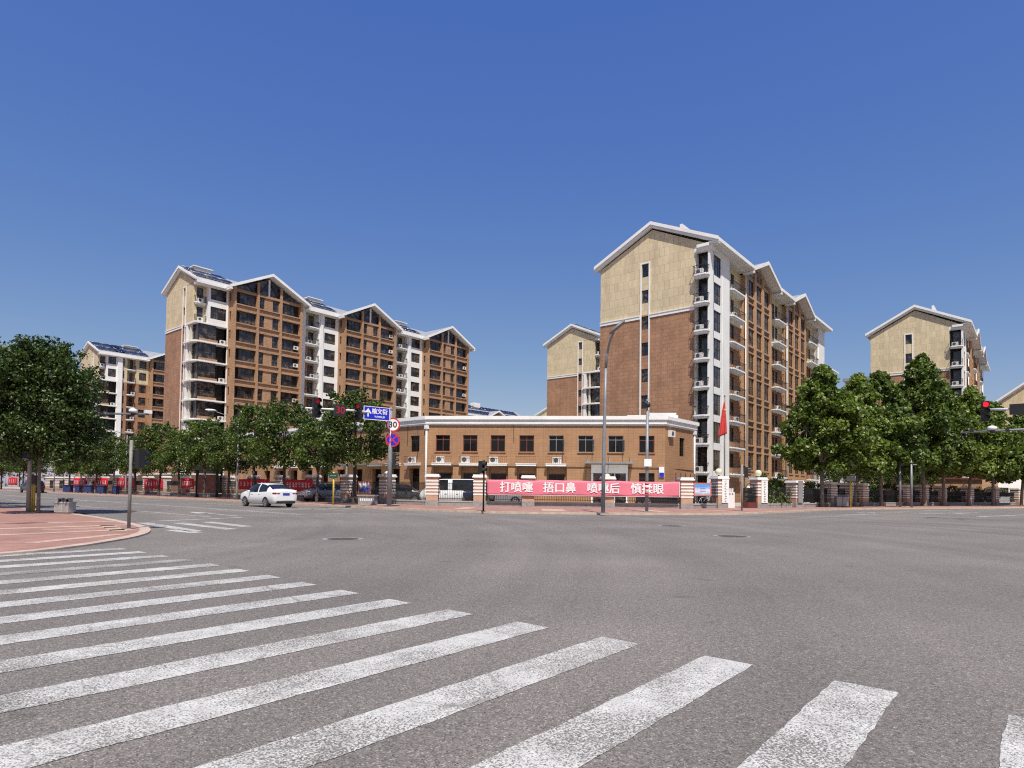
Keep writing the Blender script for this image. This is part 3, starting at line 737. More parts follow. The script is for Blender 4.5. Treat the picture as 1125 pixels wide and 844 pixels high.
            for F in FL[first:]:
                m = 0 if F >= FL[-2]-.1 else 1
                body.face([A0(r2[0], 1.29, F), A0(r2[1], 1.29, F), A0(r2[1], 1.29, F+fh-.14), A0(r2[0], 1.29, F+fh-.14)], m)
                wput(root, A0, r1[0], .18, F+.7, win_mesh(r1[1]-r1[0], fh-1.1, 1, 1), 'slit_window')
                wput(root, A0, r3[0], .18, F+.72, win_mesh(r3[1]-r3[0], fh-1.06, 3, 1, .05, .4), 'window')
                wput(root, A0, r2[0]+1.3*sc, 1.27, F+.05, win_mesh(.95*sc, 2.3, 1, 2), 'balcony_door')
                balcony(root, A0, r2[0]-.05, F+.03, r2[1]-r2[0]+.1, .7, 0, True, RNG.uniform(.1, 1.2) if RNG.random() < .75 else None, 0.35)
            if recess_white: body.box(a+pr[0], a+pr[1], -.22, -.001, 0, top, 2)
            mb = MB(); mb.tube([(a+.12, -.12, 0), (a+.12, -.12, top)], .07, 6); mb.build('downpipe', MT['white_metal'], root)
    body.build('wall', [MT['beige'], MT['brick'], MT['white'], MT['brick2'], MT['dark'], MT['offwhite']], root)
    mb = MB(); mb.box(-.3, L+.3, -1.02, -0.3, zE-.42, zE-.05); mb.box(-.3, L+.3, -.3, 0.0, zE-.55, zE-.2); mb.build('cornice', MT['white'], root)
    if solar:
        spans = []
        for kind, a, b in mods:
            if kind in ('corner', 'recess', 'fin'): spans.append((a-.3 if kind == 'corner' else a-.5, b+1.2))
        for a, b in spans: solar_rows(root, a, b, -0.8, zE+.35, dep/2, zR+.15, 2)
        for kind, a, b in mods:
            if kind == 'bay':
                mb = MB(); x = a-3.4; y = dep/2-1.1
                mb.box(x, x+2.6, y, y+1.6, zR-.7, zR+.35, 0); mb.box(x-.2, x+2.8, y-.2, y+1.8, zR+.35, zR+.5, 0)
                mb.build('roof_vent', MT['white'], root)
    return root

def building_B(name, label, cat, loc, dep, L_mods, nfl, f0, fh, group=None, niche=1.7, first=0, open_from=None, ridge=3.9):
    """west gable with a white corner pier; south front of recessed balconies and tan bays"""
    root = thing(name, label, cat, loc, 0, group)
    FL = [f0+fh*i for i in range(nfl)]; top = f0+fh*nfl; split = FL[-2]-.1; L = L_mods[-1][2]
    zE = top+.3; zR = zE+ridge
    yS, yN = -1.1, dep+.65
    fa = (dep-niche)/2+niche
    s0 = fa-0.45; s1 = fa+.45
    west_gable(root, dep, 0, zE-.1, zR-.75, split, s0, s1, FL[-1]+2.75, FL[first:], niche, (1.25, 2.75))
    cuts = [(a-.5, b+.5) for kind, a, b in L_mods if kind == 'bay']
    main_roof(root, L, dep, yS, zE+.3, yN, zE+.3, dep/2, zR, -.42, cuts)
    mb = MB(); mb.box(-.02, .5, .05, niche+.05, top-.35, top+.28); mb.box(-.02, 1.6, -.2, .05, top-.35, top+.28); mb.build('corner_beam', MT['white'], root)
    body = MB(); S = plane(0, 0, 1, 0)
    Wn = plane(0, niche, 0, -1)
    body.face([(L, 0.4, 0), (L, dep, 0), (L, dep, zE), (L, .4, zE)], 2)
    body.face([(0, dep, 0), (L, dep, 0), (L, dep, zE), (0, dep, zE)], 1)
    # corner niche, open to the west
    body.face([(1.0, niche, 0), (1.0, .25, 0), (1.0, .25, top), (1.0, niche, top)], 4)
    body.face([(0, niche-.002, 0), (1.0, niche-.002, 0), (1.0, niche-.002, top), (0, niche-.002, top)], 2)
    body.box(0.0, 1.0, 0.0, .25, 0, top, 2)
    for i, F in enumerate(FL):
        wput(root, Wn, .35, .95, F+.05, win_mesh(niche-.7, 2.45, 1, 2, .06), 'balcony_door', WEST)
        balcony(root, Wn, .02, F, niche-.02, .75, WEST, True, .3 if RNG.random() < .8 else None)
        body.face([(0, niche, F), (1.0, niche, F), (1.0, 0.2, F), (0, .2, F)], 2)
    for kind, a, b in L_mods:
        A0 = plane(a, 0, 1, 0); w0 = b-a
        if kind == 'pier':
            a_ = max(a, 1.0); ops = []
            if w0 > 4.5:
                ops = [(0.95, 3.0, F+.2, F+2.45) for F in FL]
            facade(body, A0, a_-a if not ops else 0.9, w0, 0, top, ops, .16, 2)
            if ops: pass
            for o in ops: wput(root, A0, o[0], .14, o[2], win_mesh(o[1]-o[0], o[3]-o[2], 3, 2, .055), 'window')
            body.face([(b, 0, 0), (b, 1.3, 0), (b, 1.3, top), (b, 0, top)], 2)
            if w0 < 4.5: body.face([(a, 1.3, 0), (a, 0, 0), (a, 0, top), (a, 1.3, top)], 2)
            for x in ((a+w0*.62,) if ops else ()):
                body.box(x, x+.06, -.04, -.001, 0, top, 2)
        elif kind == 'recess':
            A1 = plane(a, .75, 1, 0); ops = []
            wide = w0 > 6
            d0 = 2.0 if wide else 0.6
            for F in FL:
                ops.append((d0+.3, d0+1.35, F+.05, F+2.4)); ops.append((d0+1.7, d0+2.75, F+.8, F+2.4))
                if wide: ops.append((0.35, 1.3, F+.7, F+2.4))
            facade(body, A1, 0, w0, 0, top, ops, .15, 1, (split, 0))
            for o in ops:
                h = o[3]-o[2]; wput(root, A1, o[0], .13, o[2], win_mesh(o[1]-o[0], h, 1 if h > 2 else 2, 2 if h > 2 else 1, .055), 'balcony_door' if h > 2 else 'window')
            for F in FL: balcony(root, A1, d0, F, min(4.2, w0-d0-.4), .95, 0, True, RNG.uniform(.3, 2.6) if RNG.random() < .8 else None)
            mb = MB(); mb.box(a, b, .6, .748, split-.4, split); mb.build('belt_course', MT['white'], root)
            mb = MB(); mb.tube([(b-.12, .1, 0), (b-.12, .1, top)], .08, 6); mb.build('downpipe', MT['white_metal'], root)
        elif kind == 'bay':
            pw = .66; n = 3; cw = (w0-pw*(n+1))/n; yb = 0.05
            Bp = plane(a, yb, 1, 0); ops = []
            for F in FL:
                for k in range(n): x = pw+k*(cw+pw); ops.append((x, x+cw, F+.72, F+2.7, .45))
            Bp2 = plane(a, yb+.15, 1, 0)
            facade(body, Bp2, 0, w0, 0, top, [(o[0]+.04, o[1]-.04, o[2], o[3]) for o in ops], .12, 3)
            body.face([(a, 1.3, 0), (a, yb, 0), (a, yb, top), (a, 1.3, top)], 3); body.face([(b, yb, 0), (b, 1.3, 0), (b, 1.3, top), (b, yb, top)], 3)
            for o in ops: wput(root, Bp2, o[0]+.04, .10, o[2], win_mesh(o[1]-o[0]-.08, o[3]-o[2], 2, 2, .055), 'window')
            mb = MB()
            for k in range(n+1): x = a+k*(cw+pw); mb.box(x, x+pw, yb, yb+.149, 0, top+(.9 if k in (1, 2) else 0.1))
            for F in FL:
                for k in range(n):
                    x = a+pw+k*(cw+pw); mb.box(x, x+cw, yb+.05, yb+.148, F+.5, F+.7); mb.box(x, x+cw, yb+.05, yb+.148, F-.25, F-.1)
            pl = mb.build('pilasters', MT['brick3'], root)
            lm = MB()
            for j in range(2): lm.box(0, cw-.24, 0, .036, .02+j*.22, .16+j*.22)
            lm.box(0, .03, .005, .034, .16, .24); lm.box(cw-.27, cw-.24, .005, .034, .16, .24); lm = lm.mesh('louvre', MT['black'])
            for F in FL[1:]:
                for k in range(n): put('louvre', lm, root, (a+pw+k*(cw+pw)+.12, yb+.11, F))
            mb = MB(); c = a+w0/2; zP = zE+2.25
            mb.face([(a, yb+.149, top), (b, yb+.149, top), (b, yb+.149, zE+.3), (c, yb+.149, zP-.3), (a, yb+.149, zE+.3)]); gi = mb.build('gable_infill', MT['brick3'], root)
            mb = MB()
            for k, zt in ((0, .5), (1, 1.5), (2, .5)): x = a+pw+k*(cw+pw); mb.face([(x+.05, yb+.14, top+.12), (x+cw-.05, yb+.14, top+.12), (x+cw-.05, yb+.14, top+zt), (x+.05, yb+.14, top+zt)])
            mb.build('gable_window', MT['glass'], gi)
            gable_roof(root, c, w0/2+.75, -1.0, zE+.05, zP, dep/2)
    body.build('wall', [MT['beige'], MT['brick'], MT['white'], MT['brick3'], MT['dark'], MT['offwhite']], root)
    xs = [-.4]+[q for c in cuts for q in c]+[L+.45]
    for i in range(0, len(xs), 2):
        mb = MB(); mb.box(xs[i], xs[i+1], -1.14, -.7, zE-.12, zE+.2); mb.box(xs[i]+.01, xs[i+1]-.01, -.699, 0.0, zE-.05, zE+.02); mb.box(xs[i]+.01, xs[i+1]-.01, 0.001, 1.35, top+.0, zE+.02)
        mb.build('cornice', MT['white'], root)
    mb = MB(); mb.box(3, 7.5, dep/2-2.2, dep/2-1.9, zR-.35, zR+.4); mb.build('roof_vent', MT['white'], root)
    return root

A_MODS = [('corner', 0, 4.8), ('bay', 4.8, 16.5), ('recess', 16.5, 24.7), ('bay', 24.7, 36.3), ('recess', 36.3, 44.6), ('bay', 44.6, 56.3)]
building_A('apartment_building', 'long brown ten-storey apartment block with three gabled bays, left of the intersection', 'building', (40.7, 95.3, 0), A_MODS, 10, 2.5, 2.9, 10.6, 'apartment blocks', 2)
B_MODS = [('pier', 0, 5.5), ('recess', 5.5, 11.0), ('bay', 11.0, 20.2), ('recess', 20.2, 27.0), ('bay', 27.0, 36.3), ('recess', 36.3, 43.0), ('pier', 43.0, 46.5)]
building_B('apartment_building', 'tall gable-end apartment block with a white corner, right behind the low building', 'building', (63.86, 26.4, 0), 13.5, B_MODS, 8, 3.4, 3.0, 'apartment blocks')
RB_MODS = [('pier', 0, 5.2), ('recess', 5.2, 10.5), ('bay', 10.5, 20), ('recess', 20, 27), ('bay', 27, 36), ('recess', 36, 43), ('pier', 43, 46)]
building_B('apartment_building', 'gable-end apartment block rising above the row of plane trees on the right', 'building', (115.4, 8.4, 0), 12.3, RB_MODS, 8, 2.9, 2.98, 'apartment blocks', 1.7, 2)
building_A('apartment_building', 'narrow gable end of a block in the gap left of the tall white-cornered block', 'building', (95, 59.6, 0), [('corner', 0, 4.8), ('recess', 4.8, 10)], 9, 2.5, 2.88, 11.4, 'apartment blocks', 2, True, True, True, None, 3.2)
building_A('apartment_building', 'farthest apartment block at the left, with a white fin beside its corner balconies', 'building', (48.0, 160.7, 0), [('corner', 0, 3.7), ('fin', 3.7, 4.6), ('recess', 4.6, 10.2), ('bay', 10.2, 21.9)], 10, 1.8, 2.88, 12.4, 'apartment blocks', 3, True, False)

# ------------------------------------------------------------------ the two-storey corner building
LB = thing('low_building', 'two-storey tan tiled building with a thick white cornice on the street corner', 'building', (39.3, 43.1, 0))
D1 = Vector((51.2-39.3, 25.2-43.1)); LEN1 = D1.length; D1.normalize(); RZ1 = math.atan2(D1.y, D1.x)
P1 = plane(0, 0, D1.x, D1.y)                 # chamfer facing the camera
WL = 34.0
P0 = plane(0, WL, 0, -1)                     # left wing, facing west (u from the far end to the corner)
P2 = plane(D1.x*LEN1, D1.y*LEN1, 1, 0)       # right wing, facing south
WR = 6.1; RZ0 = -math.pi/2
HT = 7.15
body = MB()
k = LEN1/(730.5-468.5)
wu = [(a-468.5)*k for a in (479, 510, 541, 573, 605.5, 637.5, 670, 703)]; ww = 1.32
ops1 = [(u, u+ww, 4.75, 6.25) for u in wu]
lowu = [(a-468.5)*k for a in (478.5, 509.5, 540.5, 572, 605)]
ops1 += [(u-.12, u+ww+.35, 0.9, 3.35, .5) for u in lowu]
ops1 += [(wu[7], wu[7]+1.35, 1.2, 2.95)]
door = ((654-468.5)*k, (689-468.5)*k, 0.15, 3.45, .35); ops1.append(door)
facade(body, P1, 0, LEN1, 0, HT, ops1, .2, 0)
y0s = [1.6, 4.4, 7.2, 10.2, 13.2, 16.2, 19.2, 22.2, 25.2, 28.2, 31.2]
ops0 = [(WL-y-.62, WL-y+.62, 4.75, 6.25) for y in y0s]+[(WL-y-.7, WL-y+.7, 0.9, 3.2, .5) for y in y0s]
facade(body, P0, 0, WL, 0, HT, ops0, .2, 0)
ops2 = [(2.9, 4.0, 4.6, 6.3)]
facade(body, P2, 0, WR, 0, HT, ops2, .2, 0)
c1 = Vector(P1(LEN1, 0, 0)); 
ex, ey = c1.x+WR, c1.y
body.face([(ex, ey, 0), (ex, ey+8, 0), (ex, ey+8, HT), (ex, ey, HT)], 0)
body.face([(0, WL, 0), (14, WL, 0), (14, WL, HT), (0, WL, HT)], 0)
body.face([(0, 0, HT+.3), (c1.x, c1.y, HT+.3), (ex, ey, HT+.3), (ex, ey+12, HT+.3), (14, 6, HT+.3), (14, WL, HT+.3), (0, WL, HT+.3)], 1)
body.build('wall', [MT['shop'], MT['roof']], LB)
# ground-floor pilaster strips between the recessed bays, bay back walls
def cornice(mb, z0, z1, out):
    pts = [Vector((0, WL)), Vector((0, 0)), Vector((c1.x, c1.y)), Vector((ex, ey)), Vector((ex, ey+8))]
    off = []
    for i, p in enumerate(pts):
        n = []
        for (a, b) in ((i-1, i), (i, i+1)):
            if 0 <= a and b < len(pts): d = (pts[b]-pts[a]).normalized(); n.append(Vector((d.y, -d.x)))
        m = sum(n, Vector((0, 0))); m.normalize(); off.append(p+m*out/max(.5, m.dot(n[0])))
    inn = [p for p in pts]
    for i in range(len(pts)-1):
        a, b, c, d = off[i], off[i+1], inn[i+1], inn[i]
        mb.face([(a.x, a.y, z0), (b.x, b.y, z0), (b.x, b.y, z1), (a.x, a.y, z1)])
        mb.face([(a.x, a.y, z1), (b.x, b.y, z1), (c.x, c.y, z1), (d.x, d.y, z1)])
        mb.face([(d.x, d.y, z0), (c.x, c.y, z0), (b.x, b.y, z0), (a.x, a.y, z0)])
mb = MB(); cornice(mb, HT, HT+.12, .10); cornice(mb, HT+.122, HT+.40, .22); cornice(mb, HT+.402, HT+.50, .28); cornice(mb, HT+.502, HT+.82, .36)
mb.build('cornice', MT['white'], LB)
mb = MB(); M = Matrix.Rotation(RZ1, 4, 'Z')
mb.box(LEN1*.85, LEN1*1.06, 1.2, 3.2, HT+.8, HT+1.08, 0, M); mb.box(LEN1*.94, LEN1*1.05, .9, 1.19, HT+.8, HT+1.25, 0, M)
mb.build('roof_parapet', MT['white'], LB)
_old = MT['glass']; MT['glass'] = MT['shopglass']
wmL = [win_mesh(ww, 1.5, 2, 1, .06, .72, 'frame'), win_mesh(ww, 1.5, 2, 1, .06, .72, 'redframe'), win_mesh(ww, 1.5, 2, 1, .05, .75, 'greyframe')]
for i, u in enumerate(wu):
    o = put('window', wmL[(1, 1, 1, 1, 2, 2, 2, 1)[i]], LB, P1(u, .18, 4.75), RZ1)
    mb = MB(); mb.box(-.08, ww+.08, -.28, -.19, -.08, 0.0); mb.build('sill', MT['shop'], o)
    if i in (4, 5, 6):        # a casement left open
        mb = MB(); mb.box(0, .05, -.62, 0, .06, 1.1); mb.box(0, .05, -.62, -.57, .06, 1.1, 0)
        mb.build('open_sash', MT['greyframe'], o, (ww*.93, -.19, 0), R(12))
for u in lowu:
    put('ground_floor_window', win_mesh(ww+.1, 1.85, 2, 1, .07, .62), LB, P1(u+.05, .47, .92), RZ1)
    lin = MB(); pv = [(u-.12, .9), (u-.12, 3.35), (u+ww+.35, 3.35), (u+ww+.35, .9), (u+ww+.15, .9), (u+ww+.15, 2.77), (u+.05, 2.77), (u+.05, .9)]
    lin.v = [P1(a_, .465, z_) for a_, z_ in pv]; lin.f = [(0, 7, 6, 1), (1, 6, 5, 2), (2, 5, 4, 3)]; lin.m = [0]*3; lin.sm = [False]*3
    lin.build('recess_panel', MT['shop'], LB)
for y in y0s:
    lin = MB(); lin.face([P0(WL-y-.7, .462, 2.6), P0(WL-y+.7, .462, 2.6), P0(WL-y+.7, .462, 3.2), P0(WL-y-.7, .462, 3.2)]); lin.build('recess_panel', MT['shop'], LB)
put('ground_floor_window', win_mesh(1.35, 1.75, 2, 1, .06, .7), LB, P1(wu[7], .18, 1.2), RZ1)
for y in y0s:
    put('window', win_mesh(1.24, 1.5, 2, 1, .06, .72), LB, P0(WL-y-.62, .18, 4.75), RZ0)
    put('ground_floor_window', win_mesh(1.4, 2.3, 2, 1, .07, .65), LB, P0(WL-y-.7, .47, .9), RZ0)
put('window', win_mesh(1.1, 1.7, 1, 2, .06), LB, P2(2.9, .18, 4.6), 0)
MT['glass'] = _old
# door under the glass canopy
mb = MB(); dw = door[1]-door[0]
mb.box(-.18, 0, -.1, .3, 0, 3.45); mb.box(dw, dw+.18, -.1, .3, 0, 3.45); mb.box(-.18, dw+.18, -.14, .3, 2.75, 3.5)
for x in (dw*.33, dw*.66): mb.box(x-.05, x+.05, .1, .25, 0, 2.75)
d_ = mb.build('entrance', MT['white_metal'], LB, P1(door[0], 0, .15), RZ1)
mb = MB(); mb.face([(0, .2, 0), (dw, .2, 0), (dw, .2, 2.75), (0, .2, 2.75)]); mb.build('door_glass', MT['glass'], d_)
cm, ct, cb = newmat('canopy_glass'); cb.inputs['Base Color'].default_value = (.35, .40, .33, 1); cb.inputs['Roughness'].default_value = .15; cb.inputs['Alpha'].default_value = .55
def canopy(P, rz, u, wdt, z, out=1.5):
    mb = MB(); mb.box(0, wdt, -out, -.02, 0, .05, 0)
    mb.box(0, wdt, -out-.03, -out, -.05, .1, 1)
    for x in (0.2, wdt*.5, wdt-.25):
        mb.box(x, x+.06, -out, -.02, -.08, -.001, 1); mb.tube([(x+.03, -.02, .8), (x+.03, -out*.8, .06)], .025, 5, 1)
    mb.build('glass_canopy', [cm, MT['greyframe']], LB, P(u, 0, z), rz)
canopy(P1, RZ1, (645-468.5)*k, 4.2, 3.75); canopy(P0, RZ0, WL-12.6, 8.2, 3.6, 1.4)
# air conditioners on white ledges
def ac_ledge(P, rz, u, wdt, ac=True, x=.12, flip=False):
    mb = MB(); mb.box(0, wdt, -.55, -.002, -.16, 0); mb.box(-.03, wdt+.03, -.58, -.002, 0, .07)
    o = mb.build('ledge', MT['white'], LB, P(u, 0, 3.62), rz)
    mb = MB(); n = int(wdt/.18)
    for i in range(n+1): xx = .03+(wdt-.06)*i/n; mb.box(xx-.01, xx+.01, -.55, -.53, .07, .68)
    mb.box(0, wdt, -.555, -.525, .66, .69); mb.build('guard_rail', MT['maroon'], o)
    if ac: put('air_conditioner', balcony_mesh(.8, .32, 'ac'), o, (x, -.12, .08))
for i, u in enumerate(wu[:5]): ac_ledge(P1, RZ1, u-.25, ww+.5, i != 3, (.35, .15, .2, 0, .6)[i])
for y in (1.6, 4.4, 7.2, 16.2, 19.2, 22.2, 25.2): ac_ledge(P0, RZ0, WL-y-.85, 1.7, y != 7.2, .4)
mb = MB()
for P, u, dd in ((P1, -.0, 0), (P2, WR-.15, 0)): 
    a = Vector(P(u, -.1, 0)); mb.tube([(a.x, a.y, .1), (a.x, a.y, HT)], .09, 8); mb.box(a.x-.16, a.x+.16, a.y-.16, a.y+.16, HT-.35, HT-.02)
a = Vector(P0(WL-12.0, -.12, 0)); mb.tube([(a.x, a.y, .1), (a.x, a.y, HT)], .1, 8)
mb.build('downpipe', MT['white_metal'], LB)
mb = MB()
mb.tube([P1(wu[0]-1, -.06, 3.45), P1(wu[2]-.4, -.05, 3.5), P1(wu[3]-.5, -.05, 3.42), P1(LEN1-.1, -.06, 3.4), P2(WR-.2, -.06, 3.35)], .03, 5)
mb.tube([P1(wu[3]-.55, -.04, HT), P1(wu[3]-.5, -.05, 5.6)], .018, 4)
mb.tube([P0(WL-1.2, -.04, HT+.4), P0(WL-1.15, -.05, 4.2)], .02, 4); mb.tube([P0(WL-2.6, -.04, HT+.5), P0(WL-2.6, -.05, 5.4)], .018, 4)
mb.build('cables', MT['black'], LB)
put('air_conditioner', balcony_mesh(.8, .32, 'ac'), LB, P2(.5, -.03, 6.2))
mb = MB(); mb.box(0, .45, -.12, -.002, 0, .9); o = mb.build('notice_box', MT['white_metal'], LB, P1((724-468.5)*k, 0, 2.6), RZ1)
mb = MB(); mb.box(.02, .43, -.13, -.121, 0.02, .4); mb.build('blue_panel', MT['blue_sign'], o)
mb = MB()
for a in (0, 1.0, 2.0, 3.0, 3.9): mb.box(a, a+.06, -.9, -.84, 0, 3.0)
mb.box(0, 4, -.92, -.88, 1.2, 2.4); mb.build('shed_wall', MT['maroon'], LB, P2(.3, 0, 0), 0)

# ------------------------------------------------------------------ fences and pillars along the compound
CH0, CHD = Vector((31.0, 34.0)), Vector((.657, -.754))
def ch(s): p = CH0+CHD*s; return (p.x, p.y)
def pillar(x, y, rz, label, h=2.05, wd=.86, cat='fence pillar', dark=False):
    t = thing('fence_pillar', label, cat, (x, y, KZ), rz, 'striped pillars of the compound fence')
    mb = MB(); hw = wd/2
    mb.box(-hw, hw, -hw, hw, .38, h, 0); mb.build('shaft', MT['pillar' if not dark else 'concrete'], t)
    mb = MB(); mb.box(-hw-.03, hw+.03, -hw-.03, hw+.03, 0, .38); mb.build('plinth', MT['stone'], t)
    mb = MB()
    for i in range(5): z = h-.22-i*.235; mb.box(-hw-.025, hw+.025, -hw-.025, hw+.025, z-.11, z)
    mb.build('white_bands', MT['white'], t)
    mb = MB(); mb.box(-hw-.1, hw+.1, -hw-.1, hw+.1, h, h+.1); mb.box(-hw-.05, hw+.05, -hw-.05, hw+.05, h+.1, h+.22); mb.build('cap', MT['white'], t)
    return t
_fp = {}
def fence(p, q, label, gapp=.45):
    p, q = Vector(p), Vector(q); d = (q-p).normalized(); a = p+d*gapp; L = (q-p).length-2*gapp
    key = round(L, 1)
    t = thing('iron_fence', label, 'fence', (a.x, a.y, KZ), math.atan2(d.y, d.x), 'iron fence panels between pillars')
    if key not in _fp:
        mb = MB(); n = int(L/.125)
        for i in range(n+1): x = L*i/n; mb.box(x-.011, x+.011, -.011, .011, .42, 1.72)
        for z in (.5, 1.15, 1.6): mb.box(0, L, -.018, .018, z, z+.035)
        for i in range(n): x = L*(i+.5)/n; mb.box(x-.006, x+.006, -.006, .006, 1.15, 1.6)
        c = MB(); c.box(0, L, -.12, .12, 0, .26); c2 = MB(); c2.box(0, L, -.15, .15, .26, .36)
        _fp[key] = (mb.mesh('bars', MT['black']), c.mesh('kerb_wall', MT['stone']), c2.mesh('coping', MT['concrete']))
    for nm, me in zip(('bars', 'kerb_wall', 'coping'), _fp[key]): put(nm, me, t)
    return t
S_CH = [0.5, 3.9, 7.4, 13.2, 18.9]
lab = ['striped pillar between the parking-ban sign and the pedestrian light', 'striped pillar just left of the pink banner', 'striped pillar behind the left half of the pink banner', 'striped pillar behind the pink banner by the curved lamp post', 'striped pillar at the right end of the pink banner']
rzc = math.atan2(CHD.y, CHD.x)
for s, l in zip(S_CH, lab): pillar(*ch(s), rzc, l)
labf = ['iron fence panel in front of the white van', 'iron fence panel under the left end of the pink banner', 'iron fence panel under the middle of the pink banner', 'iron fence panel under the right end of the pink banner']
for i in range(4): fence(ch(S_CH[i]), ch(S_CH[i+1]), labf[i])
YB = [38.6, 43.6, 48.7, 53.9, 59.1, 64.3, 69.5, 74.7, 79.9, 85.1, 90.3, 95.5, 100.7, 105.9, 111, 116.3, 121.5, 126.7]
labB = ['striped pillar half hidden by the round traffic sign pole', 'striped pillar beside the planter box and notice board', 'striped pillar right of the white sedan holding a red banner end', 'striped pillar hidden behind the white sedan', 'striped pillar left of the white sedan by the lamp post', 'striped pillar by the brown advertising board']
for i, y in enumerate(YB):
    pillar(31.2, y, math.pi/2, labB[i] if i < 6 else 'striped pillar of the far left fence behind the street trees')
fence((31.2, YB[0]), ch(S_CH[0]), 'iron fence panel at the corner left of the first striped pillar')
labg = ['iron fence panel behind the round traffic signs', 'iron fence panel in front of the silver car', 'iron fence panel carrying the near end of the red banner', 'iron fence panel behind the white sedan', 'iron fence panel by the lamp post left of the sedan']
for i in range(len(YB)-1): fence((31.2, YB[i+1]), (31.2, YB[i]), labg[i] if i < 5 else 'iron fence panel of the far left fence behind the street trees')
# gate pillars and the right-hand fence
def gate_pillar(x, y, rz, label, h=2.25, globe=True):
    t = pillar(x, y, rz, label, h, .9, 'gate pillar'); t.name = 'gate_pillar'; t['group'] = 'pillars of the compound gate'
    return t
GP1 = at_depth(790, 556, 49); GP2 = at_depth(833, 556, 51); GP3 = at_depth(873, 555.5, 54)
def nameplate(x, y, rz, label, wd=.62, grey=False):
    t = thing('name_board', label, 'sign board', (x, y, KZ+.42), rz)
    mb = MB(); mb.box(-wd/2, wd/2, -.05, 0, 0, 1.86); mb.build('board', MT['greyframe' if grey else 'white_metal'], t)
    if not grey:
        mb = MB(); rr = random.Random(int(x*10))
        for i in range(9):
            z = 1.68-i*.19
            for j in range(4): 
                xx = rr.uniform(-.12, .03); mb.box(xx, xx+rr.uniform(.06, .14), -.056, -.051, z-.05*j*.6, z-.05*j*.6+.016)
            mb.box(-.05, -.03, -.056, -.051, z-.1, z+.03)
        mb.build('lettering', MT['black_text'], t)
    return t
for gp, l in ((GP1, 'left gate pillar with a globe lamp beside the blue poster'), (GP2, 'right gate pillar with a globe lamp and a white name board')):
    gate_pillar(gp.x, gp.y, R(-30), l)
for gp, l in ((GP1, 'tall white name board on the left gate pillar'), (GP2, 'tall white name board on the right gate pillar')):
    v = Vector((-.5, -.866)); nameplate(gp.x+v.x*.49+.16, gp.y+v.y*.49-.08, R(-30), l)
pillar(GP3.x, GP3.y, R(-20), 'shaded pillar with a grey board, right of the gate', 2.1, .95)
nameplate(GP3.x-.22, GP3.y-.52, R(-20), 'grey blank board on the shaded pillar right of the gate', .6, True)
def globe(x, y, z, label, post=0):
    t = thing('globe_lamp', label, 'lamp', (x, y, z), 0, 'globe lamps on the compound fence')
    mb = MB(); mb.ball((0, 0, .34), .27, 0, 18, 10); mb.build('globe', MT['globe'], t)
    mb = MB(); mb.tube([(0, 0, -post), (0, 0, .1)], [.06, .09], 8); mb.build('stem', MT['black'], t)
globe(GP1.x-.1, GP1.y, KZ+2.47, 'cream globe lamp on the left gate pillar'); globe(GP2.x, GP2.y, KZ+2.47, 'cream globe lamp on the right gate pillar')
q = at_depth(823, 527, 60); globe(q.x, q.y, 1.4, 'small globe lamp on a post behind the gate', 1.3)
q = at_depth(667, 519, 50); globe(q.x, q.y, 2.1, 'small cream globe lamp on a post behind the pink banner', 2.0)
q = at_depth(425, 521, 50); globe(q.x, q.y, 2.1, 'small globe lamp on a post beside the parking-ban sign', 2.0)
fence(ch(S_CH[-1]), (GP1.x, GP1.y), 'short iron fence panel behind the blue poster', .5)
gl = [ch(S_CH[-1])]
# crenellated white gate wall
g0 = Vector((GP1.x, GP1.y)); g1 = g0.lerp(Vector((GP2.x, GP2.y)), .55); d = (g1-g0); Lg = d.length-.5
t = thing('gate_wall', 'low white crenellated wall in the gateway between the two gate pillars', 'wall', (g0.x+d.normalized().x*.5, g0.y+d.normalized().y*.5+.5, KZ), math.atan2(d.y, d.x))
mb = MB(); mb.box(0, Lg, 0, .3, 0, 1.25)
for i in range(6): x = Lg*i/6; mb.box(x+.03, x+Lg/12, 0, .3, 1.25, 1.55)
mb.build('wall', MT['white'], t)
mb = MB()
for i in range(6): x = Lg*(i+.25)/6; mb.prism([(x+.08*math.cos(a*.785), .08*math.sin(a*.785)) for a in range(8)], 0, .012, M=Matrix.Translation((0, 0, 1.1)) @ Matrix.Rotation(math.pi/2, 4, 'X'))
mb.build('studs', MT['polegrey'], t)
# folded gate in the gateway
q = g0.lerp(Vector((GP2.x, GP2.y)), .78)
t = thing('sliding_gate', 'folded dark iron sliding gate beside the right gate pillar', 'gate', (q.x, q.y, KZ), R(-20))
mb = MB()
for i in range(9): x = -.5+i*.12; mb.box(x, x+.035, -.25, -.2, 0, 1.6); mb.box(x, x+.035, .2, .25, 0, 1.6); mb.tube([(x, -.22, .2), (x+.12, .22, 1.5)], .018, 5)
mb.tube([(-.5+.98*math.sin(a*.3)*.0+.55*math.cos(a*math.pi/8)*.9+.5, 0, 1.6+.35*math.sin(a*math.pi/8)) for a in range(9)], .03, 6)
mb.build('bars', MT['black'], t)
mb = MB(); mb.box(-.6, .7, -.35, .35, 0, .45); mb.build('motor_box', MT['maroon'], t)
FR = [(GP2, 0), (GP3, 0)]
pts = [Vector((GP3.x, GP3.y))]
labR = {911: 'striped pillar in tree shade behind the first plane tree', 931: 'striped pillar by the bins under the plane trees', 946: 'striped pillar right of the yellow-posted sign', 994: 'striped pillar beside two thin grey poles', 1013: 'striped pillar in shade right of the thin grey poles', 1033: 'striped pillar between two slender trunks in the shade', 1063: 'striped pillar left of the pale garden house', 1091: 'striped pillar right of the pale garden house', 1116: 'striped pillar at the right edge in shade'}
